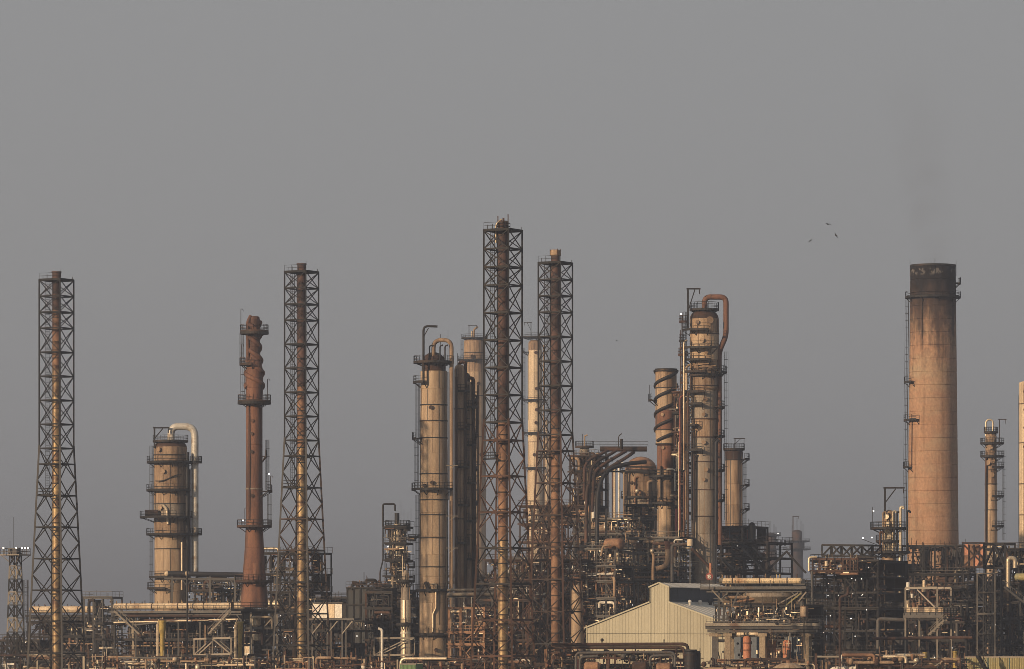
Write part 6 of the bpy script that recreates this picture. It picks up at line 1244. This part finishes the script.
# ---- birds
def bird(label, px, py, Y, span, bank, flap, head):
    bl = span * .42; f = Matrix.Rotation(R(head), 3, 'Z') @ Matrix.Rotation(R(bank), 3, 'Y')
    pts = [(0, -bl * .5, 0), (0, -bl * .2, 0), (0, bl * .2, 0), (0, bl * .42, .02), (0, bl * .58, .02)]; rad = [(.02, .02), (.09, .09), (.11, .10), (.07, .07), (.012, .012)]
    e = [(0, 1), (1, 2), (2, 3), (3, 4)]
    for s_ in (-1, 1):
        k = len(pts); pts += [(s_ * span * .22, bl * .16, flap * span * .16), (s_ * span * .5, -bl * .1, flap * span * .04)]; rad += [(.10, .05), (.04, .03)]; e += [(2, k), (k, k + 1)]
    k = len(pts); pts += [(-.05, -bl * .72, 0), (.05, -bl * .72, 0)]; rad += [(.03, .012)] * 2; e += [(0, k), (0, k + 1)]
    me = bpy.data.meshes.new('bird'); me.from_pydata([tuple(f @ Vector(p)) for p in pts], e, []); me.materials.append(M['bird'])
    o = bpy.data.objects.new('bird', me); COL.objects.link(o); o.location = P(px, py, Y)
    m = o.modifiers.new('skin', 'SKIN'); sk = me.skin_vertices[0].data
    for i, q in enumerate(rad): sk[i].radius = (q[0] * span, q[1] * span)
    sk[2].use_root = True
    o.modifiers.new('smooth', 'SUBSURF').render_levels = 1
    o['label'] = label; o['category'] = 'bird'; o['group'] = 'birds in the grey sky'; o['kind'] = 'thing'
bird('dark flying bird with arched wings, highest of the three near the chimney', 828.2, 224.5, 700, .85, 8, 1.0, 20)
bird('dark flying bird banking steeply, just below the highest bird', 836.2, 235.6, 700, .8, 50, .6, 40)
bird('dark flying bird on its own, lower than the banking pair near the chimney', 810.3, 240.8, 710, .75, -25, .4, -50)
bird('tiny lone dark bird in the open sky over the sloping ducts', 616.8, 340.6, 900, .5, 20, .5, 80)

# ---- smoke from the chimney
def smoke():
    Y = 1120.0; r = random.Random(8); b = MB(); c = P(933, 266, Y)
    prof = [(4.6, -.6), (5.2, 4), (6.2, 9), (7.2, 15), (8.2, 22), (9.0, 29), (9.8, 37), (10.4, 46)]
    pts = []; n = 20
    for i, (rad, z) in enumerate(prof):
        ox = -z * .10 + math.sin(z * .33) * .9; pts.append([(c.x + ox + rad * (1 + .12 * math.sin(k * 1.9 + i)) * math.cos(2 * math.pi * k / n), c.y + rad * math.sin(2 * math.pi * k / n), c.z + .8 + z) for k in range(n)])
    vs = [p for q in pts for p in q]; fs = [(i * n + k, i * n + (k + 1) % n, (i + 1) * n + (k + 1) % n, (i + 1) * n + k) for i in range(len(pts) - 1) for k in range(n)]
    fs += [tuple(range(n))[::-1], tuple((len(pts) - 1) * n + k for k in range(n))]; b.add(vs, fs)
    o = b.build('smoke', 'dark', None, Vector((c.x, c.y, c.z))); o.data.materials.clear()
    m = bpy.data.materials.new('thin_brown_smoke'); m.use_nodes = True; t = m.node_tree; t.nodes.clear(); N = t.nodes; L = t.links
    tc = N.new('ShaderNodeTexCoord'); ns = N.new('ShaderNodeTexNoise'); ns.inputs['Scale'].default_value = .17; ns.inputs['Detail'].default_value = 3
    L.new(tc.outputs['Object'], ns.inputs['Vector'])
    sp = N.new('ShaderNodeSeparateXYZ'); L.new(tc.outputs['Object'], sp.inputs[0])
    def M_(op, a, b_):
        k = N.new('ShaderNodeMath'); k.operation = op
        for i, x in enumerate((a, b_)):
            if isinstance(x, (int, float)): k.inputs[i].default_value = x
            else: L.new(x, k.inputs[i])
        return k.outputs[0]
    ax = M_('ADD', sp.outputs['X'], M_('MULTIPLY', sp.outputs['Z'], .10)); d2 = M_('ADD', M_('MULTIPLY', ax, ax), M_('MULTIPLY', sp.outputs['Y'], sp.outputs['Y']))
    rr = M_('ADD', 4.7, M_('MULTIPLY', sp.outputs['Z'], .13)); f = M_('MAXIMUM', M_('SUBTRACT', 1.0, M_('DIVIDE', d2, M_('MULTIPLY', rr, rr))), 0.0)
    nz = M_('MAXIMUM', M_('MULTIPLY', M_('SUBTRACT', ns.outputs['Fac'], .32), 3.6), 0.0)
    fade = M_('MAXIMUM', M_('SUBTRACT', 1.0, M_('DIVIDE', sp.outputs['Z'], 47.0)), 0.0)
    pv = N.new('ShaderNodeVolumePrincipled'); pv.inputs['Color'].default_value = (.26, .21, .19, 1); pv.inputs['Anisotropy'].default_value = .2
    L.new(M_('MULTIPLY', M_('MULTIPLY', M_('MULTIPLY', f, nz), fade), .018), pv.inputs['Density'])
    om = N.new('ShaderNodeOutputMaterial'); L.new(pv.outputs[0], om.inputs['Volume']); o.data.materials.append(m)
    o['kind'] = 'stuff'; o['label'] = 'thin brownish smoke drifting up from the concrete chimney'
smoke()
# ------------------------------------------------------------------ hazy air
hz = MB().box((0, 4830, 69), (6500, 9940, 142)); ho = hz.build('haze', 'dark'); ho.data.materials.clear()
hm = bpy.data.materials.new('pale_smog'); hm.use_nodes = True; hn = hm.node_tree; hn.nodes.clear()
pv = hn.nodes.new('ShaderNodeVolumePrincipled'); pv.inputs['Density'].default_value = 0.00022
pv.inputs['Color'].default_value = (0.72, 0.78, 0.905, 1); pv.inputs['Anisotropy'].default_value = 0.5
om = hn.nodes.new('ShaderNodeOutputMaterial'); hn.links.new(pv.outputs[0], om.inputs['Volume'])
ho.data.materials.append(hm); ho['kind'] = 'stuff'; ho['label'] = 'thin grey smog lying over the whole refinery'
